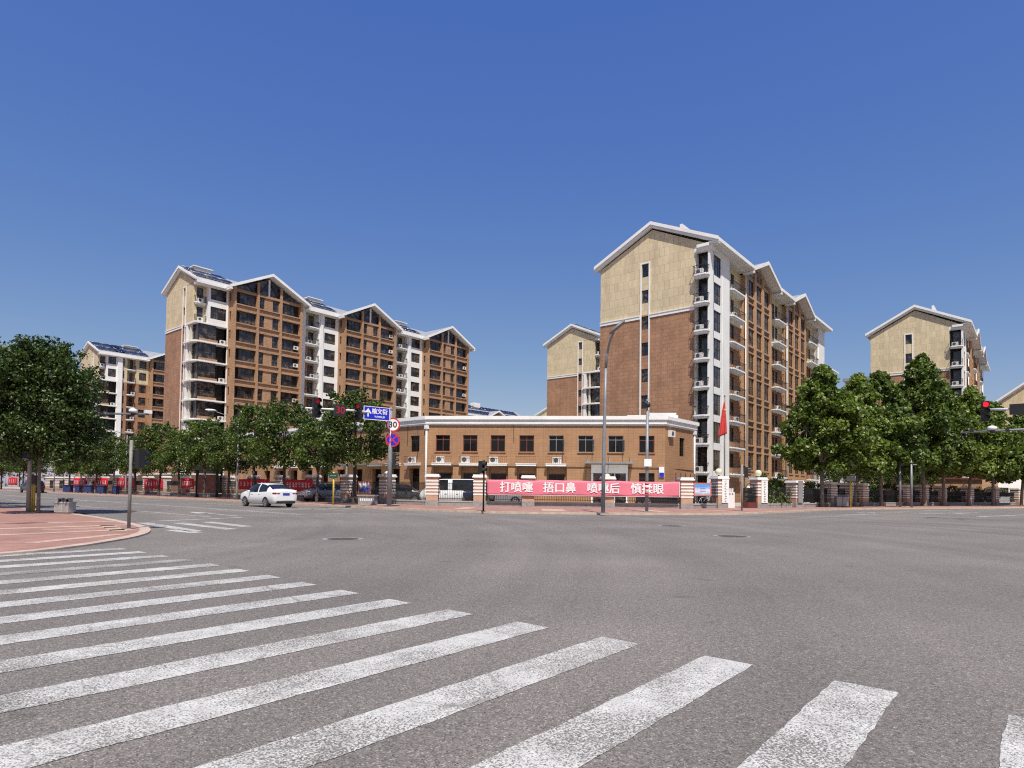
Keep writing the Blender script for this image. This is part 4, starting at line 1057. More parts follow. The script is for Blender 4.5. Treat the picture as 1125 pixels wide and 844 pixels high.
dep_ = {911: 60, 931: 62.5, 946: 64, 994: 70, 1013: 72, 1033: 74.5, 1063: 78, 1091: 82, 1116: 86}
for u, l in labR.items():
    q = at_depth(u, 552, dep_[u]); pillar(q.x, q.y, R(-18), l, 2.1, 1.0); pts.append(Vector((q.x, q.y)))
fl = ['iron fence with climbing plants right of the gate', 'iron fence panel behind the first plane tree', 'iron fence panel behind the litter bins', 'iron fence panel behind the yellow-posted sign', 'long iron fence panel behind two plane trees on the right', 'iron fence panel right of the thin grey poles', 'iron fence panel in deep tree shade', 'iron fence panel before the red tail light', 'iron fence panel before the pale garden house', 'iron fence panel nearest the right edge']
fence((GP2.x, GP2.y), (GP3.x, GP3.y), fl[0], .5)
for i in range(len(pts)-1): fence(pts[i], pts[i+1], fl[i+1], .5)

# ------------------------------------------------------------------ banners
def strokes(mb, x, z, h, rr, y=-.012):
    """one small unreadable printed character"""
    w_ = h*.8
    for i in range(3): mb.box(x-w_/2+rr.uniform(0, .1)*h, x+w_/2-rr.uniform(0, .2)*h, y, y+.008, z+h*(.36-.36*i), z+h*(.36-.36*i)+h*.13)
    for i in range(2): xx = x+rr.uniform(-.3, .3)*h; mb.box(xx, xx+h*.13, y-.001, y+.007, z-h*.5, z+h*rr.uniform(.1, .5))
def cloth(L, h, amp, seed):
    rr = random.Random(seed); mb = MB(); nx, nz = int(L*5), 6
    ph = [rr.uniform(0, 6) for _ in range(4)]
    def Y(x, z): return amp*(math.sin(x*1.7+ph[0])*.5+math.sin(x*4.1+z*2+ph[1])*.3+math.sin(x*.7-z*3+ph[2])*.5)
    def Zs(x): return -.035*math.sin(x*2.1+ph[3])*math.sin(x*.55)
    for i in range(nx+1):
        for j in range(nz+1): x = L*i/nx; z = h*j/nz; mb.v.append((x, Y(x, z), z+Zs(x)))
    for i in range(nx):
        for j in range(nz): k_ = i*(nz+1)+j; mb.f.append((k_, k_+nz+1, k_+nz+2, k_+1)); mb.m.append(0); mb.sm.append(True)
    return mb, Y
pa, pb = Vector(ch(4.45)), Vector(ch(18.35)); L = (pb-pa).length; nrm = Vector((CHD.y, -CHD.x))
t = thing('banner', 'long faded pink banner with white Chinese lettering hung on the fence', 'banner', (pa.x+nrm.x*.56, pa.y+nrm.y*.56, KZ+.80), rzc)
mb, Yf = cloth(L, 1.12, .014, 4); o = mb.build('cloth', MT['pink_banner'], t)
sd = o.modifiers.new('thickness', 'SOLIDIFY'); sd.thickness = .006
u2s = lambda u: (lambda r: (CH0.y-r*CH0.x)/(r*CHD.x-CHD.y))(ray(u, 537).y/ray(u, 537).x)
for me, uc in zip(TX['banner'], (567, 614, 661.5, 709)):
    s = u2s(uc)-4.45
    put('lettering', me, t, (s, -.034, .56)).rotation_euler = (R(90), 0, 0)
mb = MB(); mb.box(.1, L-.1, -.03, -.026, .03, .055); mb.build('hem_line', MT['text'], t)
mb = MB(); mb.box(L-.07, L-.02, -.062, -.05, .05, 1.08); mb.build('end_batten', MT['white'], t)
def red_banner(ua, ub, x, z0, h, label, n, small=True):
    ya, yb = at_x(ua, 535, x).y, at_x(ub, 535, x).y
    L = ya-yb; t = thing('banner', label, 'banner', (x, ya, z0), -math.pi/2, 'red banners on the left-hand fence')
    mb, Y = cloth(L, h, .018, int(ya)); o = mb.build('cloth', MT['red_banner'], t); o.modifiers.new('thickness', 'SOLIDIFY').thickness = .006
    mb = MB(); rr = random.Random(int(ya)); 
    for i in range(n): strokes(mb, L*(i+1)/(n+1), h*.52, h*.42, rr, -.06)
    if small: mb.box(L*.72, L*.95, -.06, -.055, h*.1, h*.15)
    mb.build('lettering', MT['text'], t)
red_banner(313, 343.5, 30.66, .95, 1.02, 'red banner with white lettering right behind the white sedan', 8)
red_banner(262, 296, 30.66, 1.0, 1.0, 'red banner mostly hidden behind the white sedan roof and lamp post', 8)
red_banner(199, 213, 30.66, .95, 1.1, 'dim red banner left of the brown advertising board', 5)
red_banner(158.5, 178.5, 30.66, .85, 1.15, 'red banner framed between thin trunks right of the traffic light pole', 6, False)
red_banner(128, 147, 30.66, .9, 1.2, 'red banner with cream edges behind the grey traffic light pole', 6, False)
red_banner(103.5, 118.5, 30.66, .9, 1.25, 'red banner above two navy bins, middle of the far row', 5, False)
red_banner(80.5, 94, 30.66, .9, 1.3, 'red banner above navy bins, left in the far row', 5, False)
red_banner(9, 19, 30.66, .9, 1.4, 'small faded red banner at far left beyond the island tree', 4, False)

# poster on the fence by the gate, notice board left
def poster(P, rz, wd, h, label, fm, fill, cat='poster'):
    t = thing('notice_board', label, cat, P, rz)
    mb = MB(); e = .09
    mb.box(0, wd, -.03, .03, 0, e); mb.box(0, wd, -.03, .03, h-e, h); mb.box(0, e, -.03, .03, e, h-e); mb.box(wd-e, wd, -.03, .03, e, h-e); mb.build('frame', fm, t)
    mb = MB(); mb.box(e, wd-e, -.02, .02, e, h-e); mb.build('print', fill, t)
    return t
def poster_mat(name, c0, c1, c2):
    m, tt, b = newmat(name); tc = N(tt, 'ShaderNodeTexCoord'); sp = N(tt, 'ShaderNodeSeparateXYZ'); tt.links.new(tc.outputs['Generated'], sp.inputs[0])
    no = N(tt, 'ShaderNodeTexNoise', i_Scale=3.0, i_Detail=3.0); tt.links.new(tc.outputs['Generated'], no.inputs['Vector'])
    s = N(tt, 'ShaderNodeMath', operation='MULTIPLY_ADD'); tt.links.new(no.outputs[0], s.inputs[0]); s.inputs[1].default_value = .5; tt.links.new(sp.outputs[2], s.inputs[2])
    tt.links.new(ramp(tt, s.outputs[0], [(.3, c0), (.6, c1), (1.0, c2)]), b.inputs['Base Color']); b.inputs['Roughness'].default_value = .4; return m
q = at_depth(762, 545, 46.5)
t = poster((q.x, q.y, 1.05), R(-38), 1.42, .98, 'pale blue printed poster in a pink frame on the fence by the gate', MT['pinkframe'], poster_mat('sky_print', (.25, .40, .50), (.70, .68, .75), (.12, .33, .70)))
mb = MB(); rr = random.Random(3)
for i in range(4): mb.box(.5, .5+rr.uniform(.3, .6), -.024, -.021, .66-i*.11, .685-i*.11)
mb.build('lettering', MT['blue_sign'], t)
q = at_depth(393.5, 548, 46.2)
poster((q.x, q.y, .95), R(-62), 1.0, .85, 'blue and white notice board in an orange frame behind the planter', MT['orange'], poster_mat('notice_print', (.03, .05, .22), (.05, .08, .35), (.65, .65, .68)))

# ------------------------------------------------------------------ trees
def leaf_mesh(name, centers, radii, counts, size, seed, mat, flat=.8, up=.35):
    """many folded leaves clustered around twig centres"""
    rg = np.random.default_rng(seed)
    C = np.repeat(np.array(centers), counts, axis=0); Rr = np.repeat(np.array(radii), counts); n = len(C)
    d = rg.normal(size=(n, 3)); d /= np.linalg.norm(d, axis=1)[:, None]
    rad = rg.uniform(0, 1, n)**.45
    off = d*(rad*Rr)[:, None]; off[:, 2] *= flat
    pos = C+off
    nrm = d*.65+rg.normal(size=(n, 3))*.55; nrm[:, 2] += up; nrm /= np.linalg.norm(nrm, axis=1)[:, None]
    t = rg.normal(size=(n, 3)); t -= nrm*(t*nrm).sum(1)[:, None]; t /= np.linalg.norm(t, axis=1)[:, None]
    b = np.cross(nrm, t); s = size*rg.uniform(.6, 1.25, n)[:, None]
    droop = nrm*s*.16
    # kite with shoulders: 6 outline points
    v = np.stack([pos-t*s*.5, pos-t*s*.12+b*s*.42-droop, pos+t*s*.2+b*s*.3-droop*.6, pos+t*s*.62, pos+t*s*.2-b*s*.3-droop*.6, pos-t*s*.12-b*s*.42-droop], axis=1).reshape(-1, 3)
    me = bpy.data.meshes.new(name); me.vertices.add(n*6); me.vertices.foreach_set('co', v.astype(np.float32).ravel())
    idx = np.arange(n)[:, None]*6; q = np.concatenate([idx+[0, 1, 2, 3], idx+[0, 3, 4, 5]], axis=1).reshape(-1)
    me.loops.add(n*8); me.loops.foreach_set('vertex_index', q.astype(np.int32))
    me.polygons.add(n*2); me.polygons.foreach_set('loop_start', np.arange(n*2, dtype=np.int32)*4)
    tone = np.clip(np.repeat(rg.uniform(.15, .7, len(centers)), counts)+rg.normal(size=n)*.22, 0, 1)
    at = me.attributes.new('tone', 'FLOAT', 'POINT'); at.data.foreach_set('value', np.repeat(tone, 6).astype(np.float32))
    me.materials.append(mat); me.update(calc_edges=True); return me
def tree_mesh(seed, H, rad, z0, form, nclump, per, leaf, mat, bark, tr=.16, fork=None, crad=(.55, .95)):
    rr = random.Random(seed); fork = fork or z0+.25*(H-z0)*.6
    lean = (rr.uniform(-.25, .25), rr.uniform(-.25, .25))
    tk = MB(); top = Vector((lean[0], lean[1], fork))
    tk.tube([(0, 0, -.1), (0, 0, .15), (lean[0]*.3, lean[1]*.3, fork*.45), top], [tr*1.5, tr*1.1, tr*.95, tr*.85], 10)
    cen, cr = [], []
    nl = 7 if form == 'dome' else 9
    lead = []
    for i in range(nl):
        a = 2*math.pi*(i+rr.uniform(-.3, .3))/nl
        if form == 'dome': rr_, zz = rad*rr.uniform(.3, .5), z0+(H-z0)*rr.uniform(.30, .7)
        else: rr_, zz = rad*rr.uniform(.15, .5), z0+(H-z0)*rr.uniform(.2, .75)
        e = Vector((lean[0]+rr_*math.cos(a), lean[1]+rr_*math.sin(a), zz)); lead.append(e)
        m = top.lerp(e, .5)+Vector((0, 0, .12*(zz-fork)))
        tk.tube([top-Vector((0, 0, .1)), m, e], [tr*.6, tr*.38, tr*.14], 7)
    e = Vector((lean[0], lean[1], z0+(H-z0)*.9)); tk.tube([top, top.lerp(e, .5), e], [tr*.7, tr*.4, tr*.1], 7)
    for i in range(nclump):
        for _ in range(60):
            a = rr.uniform(0, 2*math.pi); t = rr.uniform(0, 1)**(.9 if form == 'dome' else 1.0)
            if form == 'dome': prof = math.sqrt(max(0, 1-((t-.36)/.66)**2)) if t > .36 else .86+.14*(t/.36)
            else: prof = (.72+.28*(t/.22) if t < .22 else (1-((t-.22)/.80)**1.7)) 
            wob = .84+.22*math.sin(a*3+seed)+.10*math.sin(a*5+t*9+seed*2)
            q = rr.uniform(.25, 1)**.5
            r_ = rad*max(.05, prof)*q*wob; z = z0+(H-z0)*t
            if r_ < rad*1.05: break
        c = Vector((lean[0]+r_*math.cos(a), lean[1]+r_*math.sin(a), z))
        cen.append(c); cr.append(rr.uniform(*crad)*(1.0 if t < .75 else .75))
        if rr.random() < .12:
            near = min(lead, key=lambda p: (p-c).length); tk.tube([near, near.lerp(c, .6)+Vector((0, 0, .1)), c], [tr*.16, tr*.1, .012], 5)
    # leading shoots along the outline
    for i in range(int(nclump*.22)):
        a = rr.uniform(0, 2*math.pi); t = rr.uniform(.55, 1.0)
        prof = math.sqrt(max(0.02, 1-((t-.36)/.66)**2)) if form == 'dome' else max(.06, (1-((t-.22)/.80)**1.7) if t < 1.0 else .06)
        c = Vector((lean[0]+rad*prof*math.cos(a), lean[1]+rad*prof*math.sin(a), z0+(H-z0)*t+rr.uniform(.1, .55)))
        cen.append(c); cr.append(rr.uniform(.22, .42))
    counts = np.array([max(12, int(per*(r/.75)**2)) for r in cr])
    return tk.mesh('trunk', bark), leaf_mesh('crown', [tuple(c) for c in cen], cr, counts, leaf, seed, mat)
def plant_tree(name, label, meshes, x, y, sc=1.0, rz=0, group=None, z=KZ, sz=None):
    t = thing(name, label, 'tree', (x, y, z), rz, group); t.scale = (sc, sc, sz or sc)
    put('trunk', meshes[0], t); put('crown', meshes[1], t); return t
TB = [tree_mesh(11+i, 7.9, 2.75, 3.0, 'dome', 84, 100, .20, MT['leaf'], MT['bark_dark'], .13, 3.0, (.5, .9)) for i in range(4)]
TI = tree_mesh(31, 7.75, 2.9, 2.75, 'dome', 270, 230, .135, MT['leaf_dark'], MT['bark'], .085, 3.0, (.45, .85))
TP = [tree_mesh(51+i, 13.5, 4.3, 3.8, 'tall', 140, 95, .36, MT['leaf_plane'], MT['bark'], .19, 4.3, (.6, 1.15)) for i in range(4)]
plant_tree('street_tree', 'big round-crowned tree on the paved corner island at the left edge', TI, 7.95, 33.75, .85, .6, None, KI, .93)
rr = random.Random(5)
g = 'round street trees along the left-hand pavement'
rowB = [(389, 38.4, 1.03, 'tall dark street tree behind the hanging signals and street sign'),
        (345.5, 43.5, .80, 'smaller street tree right of the sedan, between two dark crowns'),
        (309.3, 48.4, 1.02, 'dense street tree directly behind the white sedan roof'),
        (278, 53.1, 1.03, 'street tree left of the white sedan under the long tan facade'),
        (248.5, 58.0, .84, 'lighter street tree behind the street lamp arm left of the sedan'),
        (222, 63.0, .95, 'street tree over the brown advertising board'),
        (195, 68.7, .83, 'street tree below the corner balconies of the long block'),
        (172, 74.0, .97, 'street tree right of the grey traffic light pole'),
        (146, 82.5, .85, 'street tree seen behind the grey traffic light pole'),
        (122, 90.0, .9, 'street tree above the navy bins, left of the lamp post'),
        (104, 98, .85, 'street tree in the far row left of the thin lamp post'),
        (88, 106, .85, 'street tree in the far row just right of the island tree crown'),
        (74, 116, .95, 'street tree in the far row behind the litter bin')]
for i, (u, y, sc, l) in enumerate(rowB):
    plant_tree('street_tree', l, TB[i % 4], 28.2 if i else 28.0, at_x(u, 540, 28).y, sc, rr.uniform(0, 6), g)
for i, y in enumerate((128, 141, 154, 168, 183, 200, 220)):
    plant_tree('street_tree', 'street tree in the hazy end of the far row, seen under the island tree', TB[(i+1) % 4], 28.2+rr.uniform(-.5, .5), y, rr.uniform(.9, 1.1), rr.uniform(0, 6), g)
for i, (x, y) in enumerate(((6.6, 41.5), (6.8, 49.5), (6.4, 58), (6.6, 67), (6.5, 77), (6.6, 88), (6.6, 101), (6.6, 118), (6.6, 138), (6.5, 160), (6.6, 186))):
    l = 'tree right behind the island tree on the near kerb, its lower leaves showing' if i == 0 else ('second tree behind the island tree on the near kerb' if i == 1 else 'tree in the shaded row receding behind the island tree')
    plant_tree('street_tree', l, TB[(i+2) % 4], x, y, rr.uniform(.95, 1.15), rr.uniform(0, 6), 'trees on the near kerb behind the island')
for i, (x, y) in enumerate(((14, 235), (20, 240), (26, 236), (32, 242), (9, 238), (2, 234), (37, 230), (41, 226), (45, 232), (49, 228), (54, 233), (60, 230), (66, 234))):
    plant_tree('street_tree', 'distant tree closing the far end of the street', TB[i % 4], x, y, rr.uniform(1.3, 1.7), rr.uniform(0, 6), 'trees closing the street end')
g = 'plane trees along the right-hand pavement'
rowA = [(903, 57.5, .93, .93, 'front plane tree with a pale trunk, right of the compound gate'),
        (939, 61, .88, .92, 'plane tree beside the yellow-posted sign'),
        (968.5, 64, .90, 1.0, 'plane tree with a thick pale patched trunk'),
        (1016, 68.5, 1.02, 1.19, 'tallest plane tree in front of the gable-end block'),
        (1037, 71, .9, 1.0, 'slender-trunked plane tree left of the pale garden house'),
        (1064, 74, .92, 1.0, 'plane tree beneath the right-hand red signal'),
        (1091, 77, .9, .92, 'plane tree right of the red signal, before the pale garden house'),
        (1122, 80, .92, .9, 'plane tree cut by the right edge of the photo')]
for i, (u, dd, sc, sz, l) in enumerate(rowA):
    q = at_depth(u, 550, dd); plant_tree('plane_tree', l, TP[i % 4], q.x, q.y, sc, rr.uniform(0, 6), g, KZ, sz)
for i, (u, dd) in enumerate(((1085, 100), (1118, 104), (1050, 108), (1010, 96))):  # dense trees added to bring darkness behind the right fence
    q = at_depth(u, 550, dd); plant_tree('plane_tree', 'shade tree added for darkness, half hidden behind the plane tree row', TP[(i+1) % 4], q.x, q.y, .75, rr.uniform(0, 6), 'added shade trees behind the right fence')
for i, (u, dd) in enumerate(((922, 84), (943, 86), (964, 86), (988, 88), (1014, 90), (1040, 93))):  # low crowns added to darken the backdrop of the plane trees
    q = at_depth(u, 550, dd); plant_tree('darkening_tree', 'small round tree added to darken the space behind the plane tree row', TB[i % 4], q.x, q.y, .95, rr.uniform(0, 6), 'added shade trees behind the right fence')
# shrubs behind the gate
def shrub(label, x, y, r, h, seed):
    rg = random.Random(seed); cen = [(rg.uniform(-r, r), rg.uniform(-r, r), rg.uniform(.25, 1)*h) for _ in range(26)]
    t = thing('shrub', label, 'shrub', (x, y, KZ), 0, 'shrubs behind the gate')
    put('foliage', leaf_mesh('foliage', cen, [rg.uniform(.3, .6) for _ in cen], np.array([70]*len(cen)), .17, seed, MT['leaf_shrub']), t)
    mb = MB()
    for a in range(5): mb.tube([(0, 0, 0), (cen[a][0]*.6, cen[a][1]*.6, cen[a][2]*.8)], [.05, .02], 6)
    mb.build('stems', MT['bark'], t)
for u, d_, r_, h_, s_, l in ((848, 60, 1.1, 2.9, 1, 'bright green shrub with drooping sprays right of the gate lamp'), (868, 62, 1.2, 2.4, 2, 'low light green shrub between the gate and the first plane tree'), (882, 66, 1.2, 2.3, 3, 'light green shrub just left of the first plane trunk'), (956, 72, 1.0, 2.6, 4, 'yellow-green shrub behind the yellow-posted sign')):
    q = at_depth(u, 545, d_); shrub(l, q.x, q.y, r_, h_, s_)
def hedge(label, p, q, h, seed):
    rg = random.Random(seed); p, q = Vector(p), Vector(q); d = q-p; nn = Vector((-d.y, d.x)).normalized(); cen = []
    for i in range(int(d.length*11)):
        s_ = rg.random(); o_ = rg.uniform(-.7, .7); cen.append((d.x*s_+nn.x*o_, d.y*s_+nn.y*o_, rg.uniform(.2, h)*(1-.15*rg.random())))
    t = thing('hedge', label, 'hedge', (p.x, p.y, KZ), 0, 'hedges behind the right fence')
    put('foliage', leaf_mesh('foliage', cen, [rg.uniform(.3, .5) for _ in cen], np.array([42]*len(cen)), .17, seed, MT['leaf_dark']), t)
    mb = MB()
    for c in cen[::9]: mb.tube([(c[0], c[1], 0), (c[0], c[1], c[2]*.8)], [.03, .015], 5)
    mb.build('stems', MT['bark_dark'], t)
HP = [at_depth(u, 548, dd) for u, dd in ((903, 66), (955, 72), (1000, 77), (1045, 82.5), (1098, 90))]  # hedges added in dark leaves to deepen the shade behind the right fence
for i, l in enumerate(('hedge added for darkness behind the first two plane trunks', 'hedge added for darkness behind the pale patched trunk and grey poles', 'hedge added for darkness behind the slender trunks on the right', 'hedge added for darkness before the pale garden house')):
    hedge(l, HP[i].xy, HP[i+1].xy, 2.5, 20+i)
t_ = hedge('dark tall hedge closing the far end of the street', Vector((-8, 226)), Vector((72, 222)), 6.5, 40)
# climbing plants on the fence right of the gate
def climber(label, p, q, seed):
    rg = random.Random(seed); p, q = Vector(p), Vector(q); d = q-p; cen = []
    for i in range(34): s = rg.random(); cen.append((d.x*s+rg.uniform(-.1, .1), d.y*s+rg.uniform(-.1, .1), rg.uniform(.35, 1.75)))
    t = thing('climbing_plant', label, 'climber', (p.x, p.y, KZ), 0)
    put('foliage', leaf_mesh('foliage', cen, [rg.uniform(.15, .32) for _ in cen], np.array([34]*len(cen)), .12, seed, MT['leaf'], .9), t)
    mb = MB()
    for c in cen[:12]: mb.tube([(c[0], c[1], 0), (c[0]+.05, c[1], c[2]*.6), c], [.012, .01, .006], 5)
    mb.build('stems', MT['offwhite'], t)
climber('pale bare-stemmed climbing plant on the fence right of the gate', (GP2.x+.6, GP2.y-.1), (GP3.x-.6, GP3.y+.1), 8)

# ------------------------------------------------------------------ lamps, signals, signs
def street_lamp(label, x, y, h, arm, bend=0, group=None, mat='polegrey', r=.075, dirx=-1):
    t = thing('street_lamp', label, 'street lamp', (x, y, KZ), bend, group)
    mb = MB(); mb.tube([(0, 0, .0), (0, 0, .9), (0, 0, h)], [r*1.35, r*1.15, r*.7], 10); mb.box(-.17, .17, -.17, .17, 0, .05); mb.build('pole', MT[mat], t)
    mb = MB(); mb.tube([(0, 0, h-.05), (dirx*.5, 0, h+.16), (dirx*arm*.55, 0, h+.32), (dirx*arm, 0, h+.55)], [r*.6, r*.5, r*.42, r*.4], 8); mb.build('arm', MT[mat], t)
    mb = MB(); mb.ball((dirx*(arm+.45), 0, h+.64), .5, 0, 14, 8, (1, .32, .2)); mb.build('lamp_head', MT['white_metal'], t)
    mb = MB(); mb.ball((dirx*(arm+.5), 0, h+.57), .33, 0, 12, 6, (1, .55, .25)); mb.build('lens', MT['greyframe'], t)
    return t
g = 'arm street lamps on the left-hand pavement'
street_lamp('street lamp with a white head reaching out over the road left of the sedan', 27.0, 54.0, 7.0, 2.0, 0, g)
street_lamp('street lamp standing over the red banners beside the grey traffic light pole', 27.2, 80.7, 6.9, 2.0, 0, g)
street_lamp('distant street lamp pole just right of the island tree crown', 27.2, 108, 7.0, 2.0, 0, g)
# curved lamp post before the banner
p0 = at_ground(662.5, 564, KZ); dl = p0.x*math.cos(AL)+p0.y*math.sin(AL)
t = thing('street_lamp', 'tall grey lamp post with a curved neck in front of the pink banner', 'street lamp', (p0.x, p0.y, KZ))
def rel(u, v, d): q = at_depth(u, v, d); return (q.x-p0.x, q.y-p0.y, q.z-KZ)
mb = MB(); pts = [rel(662.5, 564, dl), rel(663.2, 500, dl), rel(664.6, 445, dl), rel(665.6, 405, dl)]
mb.tube(pts, [.115, .1, .085, .075], 12); mb.box(-.22, .22, -.22, .22, 0, .04); mb.build('pole', MT['polegrey'], t)
mb = MB(); mb.tube([rel(665.6, 405, dl), rel(667, 389, dl), rel(670, 375, dl-.2), rel(674.5, 365, dl-.4)], [.075, .065, .055, .05], 10); mb.build('neck', MT['polegrey'], t)
mb = MB(); M = Matrix.Translation(rel(678, 359.5, dl-.55)) @ Matrix.Rotation(AL-math.pi/2, 4, 'Z') @ Matrix.Rotation(R(-42), 4, 'Y')
k0 = len(mb.v); mb.ball((0, 0, 0), .58, 0, 16, 10, (1, .55, .2)); mb.v = [tuple(M @ Vector(p)) for p in mb.v]; mb.build('lamp_head', MT['polebrown'], t)
# camera mast
p0 = at_ground(710.5, 562.5, KZ); d0 = p0.x*math.cos(AL)+p0.y*math.sin(AL); VR = AL-math.pi/2
t = thing('camera_mast', 'straight grey mast with a dark dome camera on top and a red-white band', 'camera mast', (p0.x, p0.y, KZ), VR)
mb = MB(); mb.tube([(0, 0, 0), (0, 0, 6.1)], [.10, .085], 12); mb.box(-.2, .2, -.2, .2, 0, .04); mb.build('pole', MT['polegrey'], t)
mb = MB(); mb.tube([(0, -.1, 6.5), (0, -.1, 6.62)], [.13, .16], 10, 1); mb.ball((0, -.1, 6.42), .17, 0); mb.tube([(0, 0, 6.1), (0, 0, 6.75)], .05, 8, 1); mb.box(-.12, .0, -.32, -.1, 6.62, 6.76, 1); mb.build('dome_camera', [MT['plastic'], MT['greyframe']], t)
mb = MB(); mb.box(-.22, .22, -.24, -.1, 2.72, 3.16); mb.box(-.1, .1, -.1, .1, 2.8, 3.1, 0); o = mb.build('control_box', MT['white_metal'], t)
mb = MB(); mb.tube([(0, 0, 1.0), (0, 0, 1.75)], .108, 12, 0)
for z in (1.05, 1.35, 1.6): mb.tube([(0, 0, z), (0, 0, z+.13)], .111, 12, 1)
mb.build('warning_band', [MT['text'], MT['red_sign']], t)
# vehicle signal heads
_sg = {}
def signal_head(parent, loc, rz, lit=0, dim=False, dark_back=False, n=3, s=1.0):
    w_, hh = .36*s, .37*s
    mb = MB(); mb.box(-w_/2, w_/2, -.12*s, .12*s, -hh*n/2, hh*n/2)
    o = mb.build('signal_head', MT['black'], parent, loc, rz)
    vm = MB()
    for i in range(n):
        z = hh*(n/2-.5-i)
        for k_ in range(11):
            a0, a1 = math.pi*(-.1+1.2*k_/11), math.pi*(-.1+1.2*(k_+1)/11); r_ = .155*s
            vm.face([(r_*math.cos(a0), -.12*s, z+r_*math.sin(a0)), (r_*math.cos(a0), -.33*s, z+r_*math.sin(a0)), (r_*math.cos(a1), -.33*s, z+r_*math.sin(a1)), (r_*math.cos(a1), -.12*s, z+r_*math.sin(a1))])
    vi = vm.build('visors', MT['black'], o); vi.modifiers.new('thickness', 'SOLIDIFY').thickness = .012
    for i in range(n):
        z = hh*(n/2-.5-i); lm = MB(); lm.face([(.14*s*math.cos(a*math.pi/10), -.125*s, z+.14*s*math.sin(a*math.pi/10)) for a in range(20)])
        lm.build('lamp', MT[('red_dim' if dim else 'red_lit') if i == lit else 'plastic'], o)
    return o
# signal mast at the far corner
g0_ = at_ground(427.5, 556.6, KZ); mx, my = g0_.x, g0_.y
t = thing('signal_mast', 'grey signal mast with a long white arm carrying red signals and a countdown', 'traffic signal', (mx, my, KZ))
mb = MB(); mb.tube([(0, 0, 0), (0, 0, 6.35)], [.16, .12], 14); mb.box(-.26, .26, -.26, .26, 0, .05); mb.ball((0, 0, 6.45), .14); mb.build('pole', MT['polegrey'], t)
mb = MB(); mb.tube([(0, 0, 6.1), (-3, 0, 6.05), (-6.35, 0, 5.85)], [.07, .06, .045], 10); mb.build('arm', MT['white_metal'], t)
signal_head(t, (-5.75, -.2, 5.92), R(-5), 0, True, s=1.06)
signal_head(t, (-2.62, -.05, 6.0), R(-60), 0, True, s=.95)
mb = MB(); mb.box(-.36, .36, -.1, .1, -.36, .36); cdn = mb.build('countdown_display', MT['plastic'], t, (-4.1, -.16, 5.92), R(-12))
o = put('digits', TX['count'], cdn, (0, -.108, 0)); o.rotation_euler = (R(90), 0, 0)
signal_head(t, (.28, -.1, 3.05), R(40), 9, s=.9)
def plate_sign(label, cat, loc, rz, name): return thing(name, label, cat, loc, rz)
# street name board hanging on the arm
t = thing('street_sign', 'blue street name board with a white arrow hung on the signal arm', 'street sign', (mx-1.28, my-.16, KZ+6.02), R(-14))
mb = MB(); mb.box(-1.02, 1.02, -.02, .02, -.46, .46, 0); mb.build('board', MT['blue_sign'], t)
mb = MB()
for x0, x1, z0, z1 in ((-1.04, 1.04, .43, .47), (-1.04, 1.04, -.47, -.43), (-1.05, -1.01, -.43, .43), (1.01, 1.05, -.43, .43)): mb.box(x0, x1, -.03, .025, z0, z1)
mb.build('border', MT['text'], t)
for me, x, z in ((TX['street'], .22, .12), (TX['street_latin'], .22, -.24)):
    o = put('lettering', me, t, (x, -.026, z)); o.rotation_euler = (R(90), 0, 0)
mb = MB(); mb.box(-.76, -.66, -.03, -.022, -.26, .1); mb.face([(-.98, -.03, -.02), (-.88, -.03, -.06), (-.71, -.03, .16), (-.54, -.03, -.06), (-.44, -.03, -.02), (-.71, -.03, .33)]); mb.build('arrow', MT['text'], t)
t.scale = (.86, 1, .92)
# round signs on the mast
def round_sign(label, name, z, cat, border, field, extra):
    t = thing(name, label, cat, (mx+.02, my-.2, KZ+z), AL-math.pi/2+.05)
    mb = MB(); n = 32; c = lambda r_, y: [(r_*math.cos(2*math.pi*a/n), y, r_*math.sin(2*math.pi*a/n)) for a in range(n)]
    mb.face(c(.47, -.0)); mb.face(c(.47, .02)[::-1])
    for a in range(n): b = (a+1) % n; p, q = c(.47, 0), c(.47, .02); mb.face([p[a], q[a], q[b], p[b]])
    mb.build('rim', MT[border], t)
    mb = MB(); mb.face(c(.375, -.005)); mb.build('field', MT[field], t)
    extra(t); return t
def ex30(t): o = put('lettering', TX['thirty'], t, (0, -.012, 0)); o.rotation_euler = (R(90), 0, 0)
def excross(t):
    mb = MB()
    for s in (-1, 1):
        M = Matrix.Rotation(R(45*s), 4, 'Y'); mb.box(-.385, .385, -.012, -.007, -.04, .04, 0, M)
    mb.v = [(x, y-(.0015 if i >= 8 else 0), z) for i, (x, y, z) in enumerate(mb.v)]
    mb.build('cross', MT['red_sign'], t)
round_sign('round red-rimmed speed limit sign reading 30 on the signal mast', 'speed_limit_sign', 5.4, 'road sign', 'red_sign', 'text', ex30)
round_sign('round blue sign with a red cross just below the speed limit', 'no_stopping_sign', 4.41, 'road sign', 'red_sign', 'blue_sign', excross)
